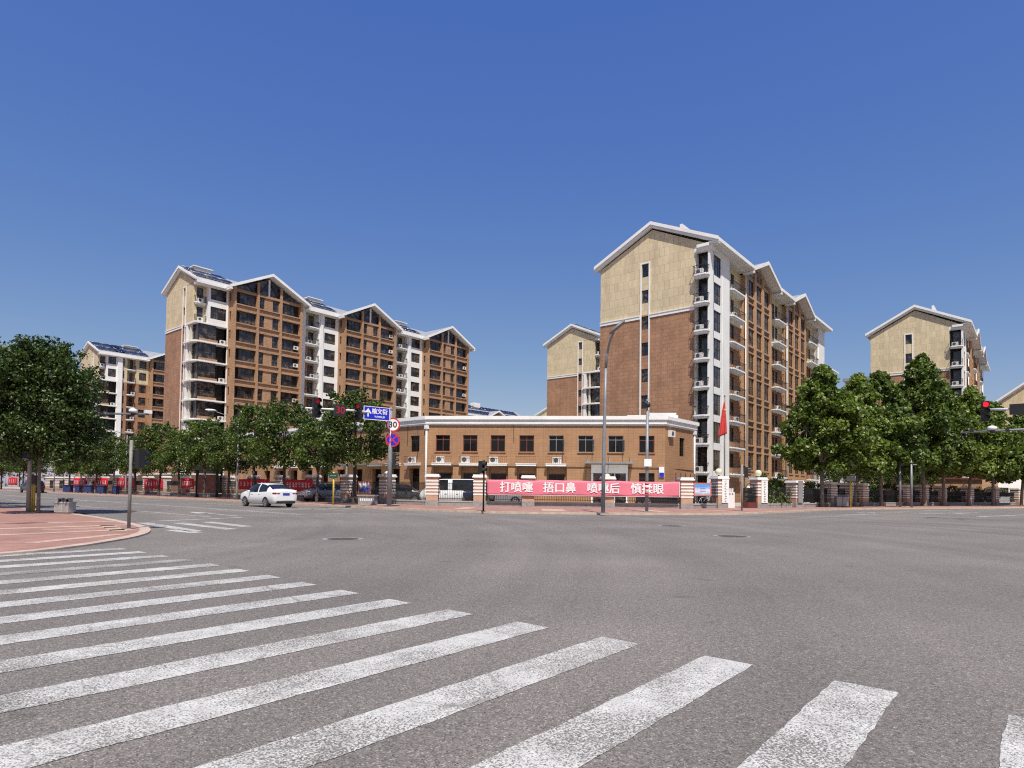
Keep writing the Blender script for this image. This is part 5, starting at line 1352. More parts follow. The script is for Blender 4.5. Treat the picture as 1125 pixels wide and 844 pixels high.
# pedestrian signals
def ped_light(label, x, y, h, rz, mat='polebrown', r=.05, hz=0.0, side=.2):
    t = thing('pedestrian_signal', label, 'traffic signal', (x, y, KZ), rz, 'pedestrian signals at the corners')
    mb = MB(); mb.tube([(0, 0, 0), (0, 0, h)], r, 10); mb.box(-.13, .13, -.13, .13, 0, .03); mb.build('pole', MT[mat], t)
    signal_head(t, (side, 0, h-.42+hz), R(75), 9, n=2, s=.92)
    return t
q = at_ground(531, 562, KZ); ped_light('thin dark post with a small pedestrian light left of the pink banner', q.x, q.y, 2.85, VR, 'black', .05, .02, -.16)
q = at_depth(815, 561, 42); ped_light('grey post with a dark pedestrian light before the compound gate', q.x, q.y, 3.1, VR, 'polegrey', .055, -.1, .28)
q = Vector((7.18, 20.94)); 
t = thing('pedestrian_signal', 'grey post with a dark signal box on the tip of the red island', 'traffic signal', (q.x, q.y, KI), VR, 'pedestrian signals at the corners')
mb = MB(); mb.tube([(0, 0, 0), (0, 0, 2.66)], .05, 12); mb.box(-.14, .14, -.14, .14, 0, .025); mb.build('pole', MT['polemid'], t)
mb = MB(); mb.tube([(.05, 0, 2.35), (.2, 0, 2.35)], .03, 8); mb.tube([(.05, 0, 1.95), (.2, 0, 1.95)], .03, 8); mb.build('bracket', MT['black'], t)
signal_head(t, (.24, .02, 2.1), R(150), 9, n=2, s=.76)
mb = MB(); mb.box(-.05, .05, -.05, .05, -.03, .03)
# mast with the blue plate on the island, its camera arm over the road
t = thing('camera_mast', 'thick grey mast under the island tree with a long arm and dome camera', 'camera mast', (7.63, 33.93, KI))
mb = MB(); mb.tube([(0, 0, 0), (0, 0, 4.45)], [.085, .07], 14); mb.box(-.2, .2, -.2, .2, 0, .05); mb.build('pole', MT['galv'], t)
ae = at_y(163.5, 455.3, 33.93); am = at_y(113, 454.3, 33.93)
mb = MB(); mb.tube([(0, 0, 4.3), (am.x-7.63, 0, am.z-KI), (ae.x-7.63, 0, ae.z-KI)], [.07, .058, .048], 10); mb.build('arm', MT['galv'], t)
dm = at_y(146, 452, 33.93); zz = dm.z-KI
mb = MB(); mb.ball((dm.x-7.63, -.02, zz+.02), .16, 0, 14, 8, (1.25, 1, .8)); mb.ball((dm.x-7.63, -.02, zz-.1), .12, 1); mb.build('dome_camera', [MT['white_metal'], MT['plastic']], t)
mb = MB(); mb.box(ae.x-7.63-.2, ae.x-7.63+.12, -.1, .1, ae.z-KI+.03, ae.z-KI+.2); mb.build('flood_lamp', MT['white_metal'], t)
t = thing('road_sign', 'blue road sign seen edge-on on the mast under the island tree', 'road sign', (7.56, 33.8, KI+2.5), R(62))
mb = MB(); mb.box(-.85, 0, -.02, .02, -.13, .16, 0); mb.build('board', MT['blue_sign'], t); mb = MB(); mb.box(-.87, .02, -.03, .03, -.16, -.131); mb.box(-.6, -.5, -.026, -.021, -.06, .08); mb.box(-.3, -.2, -.026, -.021, -.06, .08); mb.build('edging', MT['text'], t)
t = thing('push_button_post', 'yellow post with a black box beside the island tree trunk', 'post', (8.02, 34.9, KI), VR)
mb = MB(); mb.tube([(-.08, 0, 0), (-.08, 0, 1.75)], .075, 10); mb.tube([(.02, .02, 0), (.02, .02, 1.6)], .05, 10); mb.build('post', MT['yellow'], t)
mb = MB(); mb.box(-.08, .16, -.12, .12, 1.28, 1.68); mb.build('button_box', MT['plastic'], t)
# litter bin with two hooded openings
t = thing('litter_bin', 'grey stone litter bin with two hooded lids on the island edge', 'litter bin', (8.72, 32.9, KI), VR)
mb = MB(); hw, hd = .44, .30
mb.prism([(-hw, -hd), (hw, -hd), (hw, hd), (-hw, hd)], .09, .62); mb.box(-hw-.04, hw+.04, -hd-.04, hd+.04, .62, .70); mb.box(-hw+.06, hw-.06, -hd+.05, hd-.05, 0, .09); mb.build('body', MT['concrete'], t)
mb = MB()
for x in (-.22, .22):
    for sx in (-.13, .10): mb.box(x+sx, x+sx+.03, -.15, .15, .70, .86)
    mb.box(x-.15, x+.15, -.18, .18, .86, .93)
mb.build('hoods', MT['greyframe'], t)
mb = MB()
for x in (-.22, .22): mb.box(x-.10, x+.10, .0, .1, .70, .86)
mb.build('openings', MT['dark'], t)
mb = MB(); mb.box(-.40, -.03, -hd-.012, -hd-.001, .16, .56); mb.box(.03, .40, -hd-.012, -hd-.001, .16, .56); mb.build('doors', MT['stone'], t)
t.scale = (.7, .8, .74)
# signal mast off the right edge: two arms reach into view
mxr, myr = 43.0, -5.0
t = thing('signal_mast', 'signal mast beyond the right edge whose arms carry a lit red light', 'traffic signal', (mxr, myr, KZ))
mb = MB(); mb.tube([(0, 0, 0), (0, 0, 6.4)], [.17, .12], 12); mb.build('pole', MT['polegrey'], t)
a0 = at_x(1086, 450.2, mxr); a1 = at_x(1126, 449.2, mxr)
mb = MB(); mb.tube([(0, 0, a1.z+.05), (0, a1.y-myr, a1.z-KZ), (0, a0.y-myr, a0.z-KZ)], [.09, .08, .06], 10); mb.build('arm', MT['white_metal'], t)
s_ = at_x(1082.3, 452, mxr); signal_head(t, (0, s_.y-myr, s_.z-KZ), R(-75), 0, s=1.0)
b0, b1 = at_x(1109, 444.5, mxr), at_x(1128, 455, mxr)
mb = MB(); mb.box(-.12, .02, min(b0.y, b1.y)-myr, max(b0.y, b1.y)-myr, min(b0.z, b1.z)-KZ, max(b0.z, b1.z)-KZ); mb.build('display_box', MT['black'], t)
c0 = at_x(1055, 475.5, mxr-1.2); c1_ = at_x(1113, 472.3, mxr-1.2)
t = thing('camera_mast', 'grey camera arm with a dome and small boxes below the lit red signal', 'camera mast', (mxr-1.2, myr+.3, KZ))
mb = MB(); mb.tube([(0, 0, 0), (0, 0, c1_.z-KZ+.6)], [.13, .1], 12); mb.build('pole', MT['polegrey'], t)
mb = MB(); mb.tube([(0, 0, c1_.z-KZ), (0, c1_.y-myr-.3, c1_.z-KZ), (0, c0.y-myr-.3, c0.z-KZ)], [.065, .055, .045], 10); mb.build('arm', MT['galv'], t)
dm = at_x(1090, 470.5, mxr-1.2); mb = MB(); mb.ball((0, dm.y-myr-.3, dm.z-KZ), .17, 0, 14, 8, (1, 1.3, .8)); mb.ball((0, dm.y-myr-.3, dm.z-KZ-.16), .12, 1); mb.build('dome_camera', [MT['white_metal'], MT['plastic']], t)
for u in (1068, 1107):
    dm = at_x(u, 473, mxr-1.2); mb = MB(); mb.box(-.2, .1, dm.y-myr-.38, dm.y-myr-.22, dm.z-KZ-.08, dm.z-KZ+.1); mb.build('camera_box', MT['plastic'], t)
# plain poles and little signs on the right pavement
for u, v0, dd, l in ((989, 512, 62, 'thin grey pole behind the plane trees, left of a pair'), (1001.5, 511, 61, 'thin grey pole behind the plane trees, right of a pair')):
    q = at_depth(u, 553, dd); t = thing('grey_pole', l, 'pole', (q.x, q.y, KZ), VR, 'thin poles under the plane trees')
    mb = MB(); mb.tube([(0, 0, 0), (0, 0, 4.6)], [.11, .09], 10); mb.build('shaft', MT['polegrey'], t)
    mb = MB(); mb.box(.05, .5, -.04, .04, 4.1, 4.2); mb.build('bracket', MT['polegrey'], t)
q = at_depth(934.5, 556, 57); t = thing('post_sign', 'yellow post with a small grey board under the plane trees', 'sign', (q.x, q.y, KZ), VR)
mb = MB(); mb.tube([(0, 0, 0), (0, 0, 2.7)], .07, 10); mb.build('post', MT['yellow'], t); mb = MB(); mb.box(-.42, .42, -.1, -.05, 2.4, 2.85); mb.build('board', MT['stone'], t)
q = at_depth(924.5, 556, 58); t = thing('litter_bin', 'grey double litter bin beside the yellow-posted sign on the right', 'litter bin', (q.x, q.y, KZ), VR)
mb = MB(); mb.box(-.55, -.03, -.25, .25, .1, .95); mb.box(.03, .55, -.25, .25, .1, .95); mb.build('body', MT['greyframe'], t)
mb = MB(); mb.box(-.65, .65, -.3, .3, 1.0, 1.06); mb.box(-.62, -.58, -.04, .04, 0, 1.0); mb.box(.58, .62, -.04, .04, 0, 1.0); mb.build('frame', MT['polegrey'], t)
q = at_depth(366, 552.8, 44.2); t = thing('post_sign', 'small dark green board on a yellow post by the kerb', 'sign', (q.x, q.y, KZ), VR)
mb = MB(); mb.tube([(0, 0, 0), (0, 0, 2.3)], .06, 10); mb.build('post', MT['yellow'], t); mb = MB(); mb.box(-.3, .3, -.1, -.06, 1.85, 2.22); mb.build('board', MT['green_sign'], t)
mb = MB(); mb.box(-.2, -.05, -.106, -.101, 2.0, 2.06); mb.box(.0, .18, -.106, -.101, 2.0, 2.06); mb.build('lettering', MT['greyframe'], t)
q = at_depth(404, 554.5, 44.5); t = thing('planter_box', 'dark stone planter on the pavement below the notice board', 'planter', (q.x, q.y, KZ), R(-62))
mb = MB(); mb.box(-.6, .6, -.3, .3, 0, .62); mb.box(-.66, .66, -.36, .36, .62, .72); mb.build('box', MT['stone'], t)
mb = MB()
for i in range(6): mb.box(-.45+i*.16, -.36+i*.16, -.306, -.301, .3, .46)
mb.build('lettering', MT['text'], t)
# tree pits and kerb clutter
q = at_depth(378, 556.5, 43); t = thing('tree_grate', 'dark raised kerb ring round the roots of the tall tree', 'tree pit', (27.6, 38.6, KZ))
mb = MB(); mb.box(-1.0, 1.0, -1.0, 1.0, 0, .05); mb.build('frame', MT['bark_dark'], t)
# flag
q = at_depth(796, 520, 50); t = thing('flagpole', 'slim flagpole behind the left gate pillar', 'flagpole', (q.x, q.y, KZ), VR)
mb = MB(); mb.tube([(0, 0, 0), (0, 0, 8.85)], [.06, .04], 10); mb.ball((0, 0, 8.9), .07); mb.build('pole', MT['polebrown'], t)
t = thing('flag', 'red flag with yellow stars hanging limp on the flagpole', 'flag', (q.x, q.y, KZ+5.9), VR)
mb = MB(); nx, nz = 14, 16
def fl(i, j):
    a, b = i/nx, j/nz                      # a from the pole outwards, b from the bottom up
    wid = .95*(1-b)**.8+.12
    x = -.05-(a*wid*.9)+.25*b*0; x = -a*wid*.62+.16*(1-b)
    return (x, -.06-.09*math.sin(a*11+b*2)*(1.2-b), 2.55*b-.3*a*(1-b)-.0)
for i in range(nx+1):
    for j in range(nz+1): mb.v.append(fl(i, j))
for i in range(nx):
    for j in range(nz): k_ = i*(nz+1)+j; mb.f.append((k_, k_+nz+1, k_+nz+2, k_+1)); mb.m.append(0); mb.sm.append(True)
o = mb.build('cloth', MT['flag'], t); o.modifiers.new('thickness', 'SOLIDIFY').thickness = .006
mb = MB()
for (cx, cz, r_) in ((-.04, 1.9, .1), (-.03, 1.66, .04), (-.07, 1.55, .04)):
    mb.face([((r_ if a % 2 == 0 else r_*.4)*math.sin(a*math.pi/5)+cx, -.19, (r_ if a % 2 == 0 else r_*.4)*math.cos(a*math.pi/5)+cz) for a in range(10)])
mb.build('stars', MT['star'], t)
# advertising shelter and navy bins on the left pavement
sh = at_x(227, 545, 29.5); t = thing('advertising_board', 'dark framed shelter board with a brown poster under the trees at left', 'advertising board', (sh.x, sh.y, KZ), R(-70))
mb = MB()
for x in (-1.35, 1.25): mb.box(x, x+.1, -.15, .15, 0, 2.7)
mb.box(-1.6, 1.6, -.7, .5, 2.7, 2.82); mb.build('frame', MT['plastic'], t)
mb = MB(); mb.box(-1.2, 1.2, -.08, .08, .45, 2.35); mb.build('poster', MT['adboard'], t)
mb = MB(); mb.box(-1.25, 1.25, -.05, .12, .35, .449); mb.build('sill', MT['greyframe'], t)
gb = 'navy bins in the far row'
for u0, u1, l in ((72, 81, 'wide navy bin at the left end of the far row'), (85, 91, 'narrow navy bin second from the left in the far row'), (95.5, 104, 'wide navy bin in the middle of the far row'), (109.5, 118, 'navy bin below the middle red banner'), (127, 132, 'narrow navy bin nearest to the lamp post')):
    a, b = at_x(u0, 545, 27.4), at_x(u1, 545, 27.4); y = (a.y+b.y)/2; wd = (u1-u0)*(27.4*math.cos(AL)+y*math.sin(AL))/F_
    t = thing('rubbish_bin', l, 'bin', (27.2, y, KZ), VR, gb)
    mb = MB(); n = max(1, round(wd/.75))
    for i in range(n):
        x = -wd/2+wd*i/n; ww_ = wd/n-.05; mb.prism([(x+.05, -.3), (x+ww_-.05, -.3), (x+ww_-.03, .32), (x+.03, .32)], .1, .95)
    mb.build('body', MT['blue_bin'], t)
    mb = MB()
    for i in range(n): x = -wd/2+wd*i/n; mb.box(x, x+wd/n-.04, -.38, .36, .95, 1.05)
    mb.build('lid', MT['blue_bin'], t)
    mb = MB()
    for i in range(n):
        for sx in (.1, wd/n-.2): mb.tube([(-wd/2+wd*i/n+sx, .3, .1), (-wd/2+wd*i/n+sx+.06, .3, .1)], .1, 10)
    mb.build('wheels', MT['rubber'], t)
sgn = at_x(3, 540, 26.6); t = thing('road_sign', 'blue board on short legs at the left edge beyond the trees', 'sign board', (26.4, sgn.y*0+150, KZ), VR)
mb = MB(); mb.box(-1.1, 1.1, -.05, .05, .9, 2.7); mb.build('board', MT['blue_sign'], t); mb = MB(); mb.box(-.9, -.8, -.04, .04, 0, .9); mb.box(.8, .9, -.04, .04, 0, .9); mb.build('legs', MT['polegrey'], t)

# ------------------------------------------------------------------ vehicles
def car(label, cat, name, loc, rz, paint, kind='sedan', group=None, plate='plate_blue'):
    """x forward; rear axle and front axle on the ground; lofted shell"""
    t = thing(name, label, cat, loc, rz, group)
    zs_ = 1.05 if kind == 'sedan' else 1
    if kind == 'sedan':   # x, z bottom, z belt, half width, z roof, half width at the roof
        S = [(-2.30, .46, .92, .62, .98, .52), (-2.26, .34, 1.0, .78, 1.07, .66), (-2.15, .27, 1.01, .84, 1.10, .69), (-1.93, .24, 1.0, .87, 1.13, .68), (-1.42, .22, .97, .885, 1.31, .61), (-.88, .21, .945, .89, 1.43, .59), (-.3, .21, .925, .89, 1.48, .59), (.3, .21, .91, .89, 1.455, .59), (.80, .21, .905, .885, 1.30, .61), (1.32, .22, .90, .88, 1.03, .68), (1.62, .23, .87, .87, .94, .70), (2.0, .26, .79, .82, .84, .64), (2.22, .32, .70, .72, .73, .54), (2.33, .42, .60, .55, .62, .40)]
        glz = (3, 9); ax = (-1.32, 1.30); wr = .315
    elif kind == 'suv':
        S = [(-2.25, .5, 1.0, .7, 1.35, .55), (-2.2, .38, 1.05, .85, 1.5, .62), (-1.95, .32, 1.05, .9, 1.66, .64), (-1.3, .3, 1.04, .92, 1.73, .66), (-.4, .3, 1.02, .92, 1.73, .67), (.3, .3, 1.02, .92, 1.68, .66), (.75, .3, 1.03, .92, 1.45, .68), (1.15, .3, 1.05, .91, 1.14, .74), (1.6, .32, 1.0, .9, 1.06, .74), (2.0, .36, .9, .85, .96, .68), (2.25, .45, .75, .7, .8, .55)]
        glz = (1, 7); ax = (-1.35, 1.35); wr = .36
    else:                 # van
        S = [(-2.5, .5, 1.05, .8, 1.7, .72), (-2.45, .35, 1.1, .86, 1.9, .76), (-2.2, .3, 1.1, .88, 1.97, .77), (-1.2, .3, 1.1, .89, 1.99, .78), (.2, .3, 1.1, .89, 1.98, .78), (1.1, .3, 1.1, .89, 1.93, .77), (1.6, .3, 1.08, .88, 1.68, .76), (2.05, .32, 1.02, .87, 1.28, .76), (2.35, .36, .9, .83, 1.0, .72), (2.5, .45, .75, .7, .8, .6)]
        glz = (1, 7); ax = (-1.45, 1.6); wr = .33
    def ring(s):
        x, zb, zt, hw, zr, hr = s; zt *= zs_; zr *= zs_; hr *= 1.06 if zs_ > 1 else 1
        h = [(0, zb), (hw*.82, zb), (hw*.97, zb+.12), (hw, (zb+zt)*.5+.05), (hw*.985, zt-.06), (hw*.955, zt), ((hw*.955+hr)/2+.03, (zt+zr)/2), (hr, zr-.05), (hr*.85, zr-.005), (0, zr+.02)]
        return [Vector((x, -y, z)) for y, z in h]+[Vector((x, y, z)) for y, z in h[::-1][1:-1]]
    # finer stations by Catmull-Rom
    fine, fi = [], []
    for i in range(len(S)-1):
        p0, p1, p2, p3 = S[max(i-1, 0)], S[i], S[i+1], S[min(i+2, len(S)-1)]
        for k_ in range(4):
            u = k_/4; fine.append(tuple(.5*((2*b)+(c-a)*u+(2*a-5*b+4*c-d)*u*u+(3*b-a-3*c+d)*u**3) for a, b, c, d in zip(p0, p1, p2, p3))); fi.append(i+u)
    fine.append(S[-1]); fi.append(len(S)-1)
    rings = [ring(s) for s in fine]; n = len(rings[0]); body = MB(); gl = {}
    body.v = [tuple(p) for r_ in rings for p in r_]
    for i in range(len(rings)-1):
        for j in range(n):
            j2 = (j+1) % n; q = (i*n+j, (i+1)*n+j, (i+1)*n+j2, i*n+j2)
            body.f.append(q); body.m.append(0); body.sm.append(True)
            side = j in (5, 6) or j in (n-7, n-6)
            top = j in (7, 8, 9, 10)
            f = fi[i]; sl_ = abs(fine[i+1][4]-fine[i][4])/max(.01, fine[i+1][0]-fine[i][0])
            if side and glz[0]+.95 <= f < glz[1]-.7 and not (glz[0]+glz[1])/2-.3 <= f < (glz[0]+glz[1])/2-.1:
                cen = sum((Vector(body.v[k_]) for k_ in q), Vector())/4; nn = (Vector(body.v[q[2]])-Vector(body.v[q[0]])).cross(Vector(body.v[q[3]])-Vector(body.v[q[1]])).normalized()
                if nn.y*cen.y < 0: nn = -nn
                gl.setdefault(('side_window', cen.y > 0, f > (glz[0]+glz[1])/2-.3), MB()).face([Vector(body.v[k_])+nn*.012 for k_ in q], 0, True)
            if top and sl_ > .22 and glz[0]-.1 <= f < glz[1] and kind == 'sedan' or (top and sl_ > .35 and kind != 'sedan' and f < glz[1]):
                gl.setdefault(('rear_window' if f < 5 else 'windscreen', 0, 0), MB()).face([Vector(body.v[k_])+Vector((-.004 if f < 5 else .004, 0, .014)) for k_ in q], 0, True)
    body.f.append(tuple(range(n-1, -1, -1))); body.m.append(0); body.sm.append(False)
    e = (len(rings)-1)*n; body.f.append(tuple(range(e, e+n))); body.m.append(0); body.sm.append(False)
    b_ = body.build('body', MT[paint], t); [m_.build(k_[0], MT['carglass'], t) for k_, m_ in gl.items()]
    hw = .89 if kind == 'sedan' else .92
    for x in ax:
        for sy in (-1, 1):
            mb = MB(); mb.tube([(0, -sy*.02, 0), (0, -sy*.02, 0)], .1, 3) if False else None
            mb.tube([(0, sy*.0, 0), (0, sy*.03, 0), (0, sy*.19, 0), (0, sy*.215, 0)], [wr*.9, wr, wr, wr*.9], 22)
            w_ = mb.build('wheel', MT['rubber'], t, (x, sy*(hw-.20), wr))
            mb = MB(); 
            for a in range(5):
                t0 = 2*math.pi*a/5; mb.face([(.05*math.cos(t0-.9), sy*.221, .05*math.sin(t0-.9)), (wr*.66*math.cos(t0-.22), sy*.219, wr*.66*math.sin(t0-.22)), (wr*.66*math.cos(t0+.22), sy*.219, wr*.66*math.sin(t0+.22)), (.05*math.cos(t0+.9), sy*.221, .05*math.sin(t0+.9))])
            for a in range(20):
                t0, t1 = 2*math.pi*a/20, 2*math.pi*(a+1)/20
                mb.face([(r_*math.cos(t_), sy*.219, r_*math.sin(t_)) for r_, t_ in ((wr*.62, t0), (wr*.72, t0), (wr*.72, t1), (wr*.62, t1))])
            mb.build('rim', MT['rim'], w_)
            mb = MB(); nseg = 14          # dark wheel arch lip
            for a in range(nseg):
                t0, t1 = math.pi*a/nseg, math.pi*(a+1)/nseg
                mb.face([(x+r_*math.cos(t_), sy*(hw+.004), wr+r_*math.sin(t_)) for r_, t_ in ((wr*.98, t0), (wr*1.17, t0), (wr*1.17, t1), (wr*.98, t1))])
            mb.build('wheel_arch', MT['plastic'], t)
    xr = S[0][0]; zt = S[2][2]*zs_
    mb = MB(); mb.box(xr-.012, xr+.16, -hw*.72, hw*.72, .27, .42); mb.build('rear_bumper', MT['plastic'], t)
    mb = MB(); mb.box(S[-1][0]-.12, S[-1][0]+.012, -hw*.62, hw*.62, .34, .5); mb.build('grille', MT['plastic'], t)
    for sy in (-1, 1):
        mb = MB(); mb.ball((xr+.155, sy*hw*.80, zt-.155), .24, 0, 14, 8, (.72, .62, .40)); mb.ball((xr+.05, sy*hw*.60, zt-.165), .2, 0, 12, 6, (.35, .8, .34))
        mb.build('tail_light', MT['taillight'], t)
        mb = MB(); mb.ball((S[-3][0]+.02, sy*S[-3][3]*.82, S[-3][2]-.03), .15, 0, 10, 6, (1.2, .7, .5)); mb.build('headlight', MT['greyframe'], t)
        mb = MB(); mb.ball((.62 if kind == 'sedan' else .85, sy*(hw+.08), 1.0 if kind == 'sedan' else 1.12), .1, 0, 10, 6, (.6, 1, .75)); mb.build('mirror', MT[paint], t)
        mb = MB()
        for xx in (-.62, .28): mb.box(xx, xx+.18, sy*(hw-.012)-.012, sy*(hw-.012)+.012, .80, .83)
        mb.build('door_handle', MT['greyframe'], t)
    mb = MB(); mb.box(xr-.022, xr-.004, -.23, .23, zt-.27, zt-.13); mb.build('licence_plate', MT[plate], t)
    return t
car('white sedan driving away on the far lane, seen from its rear left corner', 'car', 'sedan', (21.72, 39.25, 0), R(90), 'car_white')
q = at_depth(497, 545, 50); car('white minivan parked behind the iron fence left of the pink banner', 'van', 'minivan', (q.x, q.y, KZ), R(-235), 'car_white', 'van', 'vehicles parked in the compound')
q = at_depth(523, 548, 48.2); car('black car with a reflecting windscreen parked behind the fence beside the white minivan', 'car', 'black_car', (q.x+.4, q.y, KZ), R(-150), 'car_black', 'suv', 'vehicles parked in the compound')
q = at_depth(349, 545, 54); car('silver car parked behind the fence right of the white sedan', 'car', 'silver_car', (q.x+.8, q.y, KZ), R(175), 'car_silver', 'sedan', 'vehicles parked in the compound')
q = at_depth(440, 546, 52); car('dark car parked low behind the fence next to the signal mast', 'car', 'dark_car', (q.x, q.y, KZ), R(-50), 'car_grey', 'sedan', 'vehicles parked in the compound')
q = at_depth(730, 550, 50); car('black car mostly hidden below the right end of the pink banner', 'car', 'black_car', (q.x, q.y, KZ), R(-60), 'car_black', 'suv', 'vehicles parked in the compound')
q = at_depth(548, 550, 50.5); car('grey car showing one wheel below the left end of the pink banner', 'car', 'grey_car', (q.x, q.y, KZ), R(-50), 'car_silver', 'sedan', 'vehicles parked in the compound')
q = at_depth(920, 548, 72); car('dark car in deep shade behind the litter bins on the right', 'car', 'dark_car', (q.x, q.y, KZ), R(200), 'car_grey', 'suv', 'vehicles parked in the compound')
q = at_depth(1052, 545, 84); car('dark car with a red tail light in shade by the right fence', 'car', 'dark_car', (q.x, q.y, KZ), R(60), 'car_grey', 'suv', 'vehicles parked in the compound')
for u, dd, l, pt in ((975, 76, 'dark car in shade between the pale patched trunk and a thin pole', 'car_black'), (1020, 80, 'black car in shade behind the slender trunks on the right', 'car_black'), (1078, 88, 'black car in shade in front of the pale garden house', 'car_black'), (893, 68, 'dark car parked in shade just left of the first plane trunk', 'car_grey')):
    q = at_depth(u, 548, dd); car(l, 'car', 'dark_car', (q.x, q.y, KZ), R(-18), pt, 'suv', 'vehicles parked in the compound')
car('black car stopped far up the street beside the thin lamp post', 'car', 'black_car', (24.2, 106, 0), R(92), 'car_black', 'suv')
# bicycles behind the poster
def bicycle(label, x, y, rz):
    t = thing('bicycle', label, 'bicycle', (x, y, KZ), rz, 'bicycles behind the gate fence')
    for xx in (-.52, .52):
        mb = MB(); n = 20
        for a in range(n):
            t0, t1 = 2*math.pi*a/n, 2*math.pi*(a+1)/n; mb.tube([(xx+.32*math.cos(t0), 0, .34+.32*math.sin(t0)), (xx+.32*math.cos(t1), 0, .34+.32*math.sin(t1))], .022, 5, 0, False)
        for a in range(6): mb.tube([(xx, 0, .34), (xx+.31*math.cos(a*1.047), 0, .34+.31*math.sin(a*1.047))], .006, 4)
        mb.build('wheel', MT['rubber'], t)
    mb = MB(); mb.tube([(-.52, 0, .34), (-.12, 0, .32), (.38, 0, .82), (-.2, 0, .78), (-.12, 0, .32)], .024, 6); mb.tube([(-.52, 0, .34), (-.2, 0, .78)], .018, 6); mb.tube([(.52, 0, .34), (.36, 0, 1.0)], .022, 6); mb.build('frame', MT['white_metal'], t)
    mb = MB(); mb.ball((-.23, 0, .92), .14, 0, 10, 6, (1.1, .6, .4)); mb.build('saddle', MT['plastic'], t)
    mb = MB(); mb.tube([(.30, -.26, 1.02), (.38, 0, 1.02), (.30, .26, 1.02)], .018, 6); mb.build('handlebar', MT['greyframe'], t)
q = at_depth(772, 550, 48.6); bicycle('bicycle with a white frame parked behind the blue poster, left one', q.x, q.y, R(-20)); q = at_depth(779, 550, 49); bicycle('bicycle with a white frame parked behind the blue poster, right one', q.x, q.y, R(10))

# ------------------------------------------------------------------ far roofs and garden buildings
def far_block(label, loc, L, dep, hE, rise, gables, group='distant apartment roofs', rz=0):
    t = thing('apartment_building', label, 'building', loc, rz, group)
    mb = MB(); P = plane(0, 0, 1, 0); ops = [(x, x+1.6, hE-2.5-3*j, hE-.9-3*j) for x in np.arange(1.2, L-2, 3.2) for j in range(3)]
    facade(mb, P, 0, L, 0, hE, ops, .2, 1); mb.face([(0, dep, 0), (0, 0, 0), (0, 0, hE), (0, dep/2, hE+rise-.4), (0, dep, hE)], 0)
    mb.face([(L, 0, 0), (L, dep, 0), (L, dep, hE), (L, dep/2, hE+rise-.4), (L, 0, hE)], 0); mb.build('wall', [MT['beige'], MT['white']], t)
    for o in ops: put('window', win_mesh(1.6, 1.6, 3, 1), t, P(o[0], .18, o[2]))
    main_roof(t, L, dep, -1, hE+.2, dep+.7, hE+.2, dep/2, hE+rise)
    for c in gables:
        gable_roof(t, c, 5.5, -2.0, hE, hE+2.6, dep/2); mb = MB(); mb.face([(c-4.6, -1.2, hE-3), (c+4.6, -1.2, hE-3), (c+4.6, -1.2, hE), (c, -1.2, hE+2.3), (c-4.6, -1.2, hE)]); mb.build('gable_wall', MT['recess'], t)
    solar_rows(t, .6, L-.5, -.8, hE+.35, dep/2, hE+rise, 2)
    for x in [c-6 for c in gables]:
        mb = MB(); mb.box(x, x+3, dep/2-1.4, dep/2+.4, hE+rise-1, hE+rise+.9); mb.build('roof_vent', MT['white'], t)
    return t
q = at_depth(517, 452, 205); far_block('white far block with dark solar roof just above the low building cornice', (q.x-22, q.y, 0), 52, 11, q.z-1.3, 4.3, [34])
q = at_depth(592.5, 456, 215); far_block('tiny beige gable peeking over the low building cornice by the brown end wall', (q.x, q.y-10, 0), 34, 11, q.z-.2, 2.9, [])
q = at_depth(1096, 441, 112); far_block('beige gable with a white verge at the right edge behind the signal', (q.x, q.y-12.2, 0), 30, 12, q.z-.4, 5.2, [])
q = at_depth(913, 406, 150); far_block('small pale block end peeking out right of the tall white-cornered block', (q.x-6, q.y, 0), 9, 11, q.z-.6, 2.5, [])
q = at_depth(944, 414, 150)
t = thing('apartment_building', 'flat grey roof edge between the first plane tree and the right gable block', 'building', (q.x, q.y-9, 0), 0, 'distant apartment roofs')
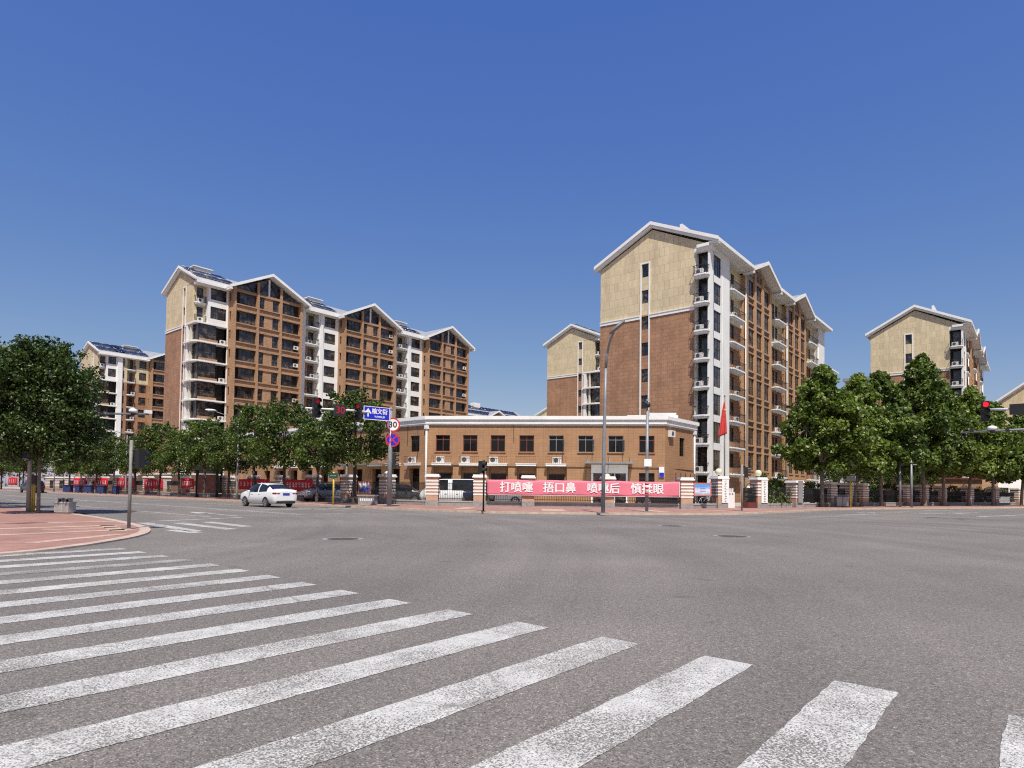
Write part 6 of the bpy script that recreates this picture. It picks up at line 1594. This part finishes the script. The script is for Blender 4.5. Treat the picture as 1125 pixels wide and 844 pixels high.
mb = MB(); mb.box(0, 20, 0, 12, 0, q.z-.9); mb.build('wall', MT['beige'], t); mb = MB(); mb.box(-.5, 20.5, -.5, 12.5, q.z-.9, q.z-.2); mb.build('roof_slab', MT['greyframe'], t)
# low garden buildings under the plane trees
q = at_depth(1080, 535, 96); t = thing('garden_house', 'pale one-storey house with a small brown gable under the plane trees', 'building', (q.x-1, q.y+5, 0), R(-60))
mb = MB(); P = plane(0, 0, 1, 0); facade(mb, P, 0, 11, 0, 4.2, [(2, 3.2, 1.2, 2.6), (5, 6.2, 1.2, 2.6), (8, 9.2, 1.2, 2.6)], .2, 0)
mb.face([(0, 7, 0), (0, 0, 0), (0, 0, 4.2), (0, 7, 4.2)]); mb.face([(0, 0, 4.2), (11, 0, 4.2), (11, 7, 4.2), (0, 7, 4.2)]); mb.build('wall', MT['white'], t)
for x in (2, 5, 8): put('window', win_mesh(1.2, 1.4), t, (x, .18, 1.2))
mb = MB(); mb.prism([(3.6, 0), (7.6, 0), (7.6, 3.6), (5.6, 5.6), (3.6, 3.6)], .02, .3, M=Matrix.Rotation(math.pi/2, 4, 'X')); mb.build('gable', MT['brick2'], t)
q = at_depth(1038, 535, 92); t = thing('garden_house', 'low brown tiled outbuilding in shade behind the slender trunks', 'building', (q.x-6, q.y+6, 0), R(-60))
mb = MB(); facade(mb, P, 4, 12, 0, 3.6, [(6, 7.4, 1, 2.4), (9, 10.4, 1, 2.4)], .2, 0); mb.face([(4, 6, 0), (4, 0, 0), (4, 0, 3.6), (4, 6, 3.6)]); mb.build('wall', MT['brick'], t)
mb = MB(); mb.box(3.7, 12.3, -.4, 6.3, 3.62, 3.85); mb.build('roof', MT['maroon'], t)
for x in (6, 9): put('window', win_mesh(1.4, 1.4), t, (x, .18, 1))
# covered stalls behind the far left fence
for i, (y, l) in enumerate(((88, 'pale low shed roof behind the far left fence, nearer one'), (112, 'pale low shed roof behind the far left fence, farther one'))):
    t = thing('shed', l, 'shed', (36, y, KZ)); mb = MB(); mb.box(0, 5, 0, 14, 0, 2.6); mb.build('wall', MT['pillar'], t); mb = MB(); mb.box(-.6, 5.4, -.4, 14.4, 2.62, 2.8); mb.build('roof', MT['white'], t)
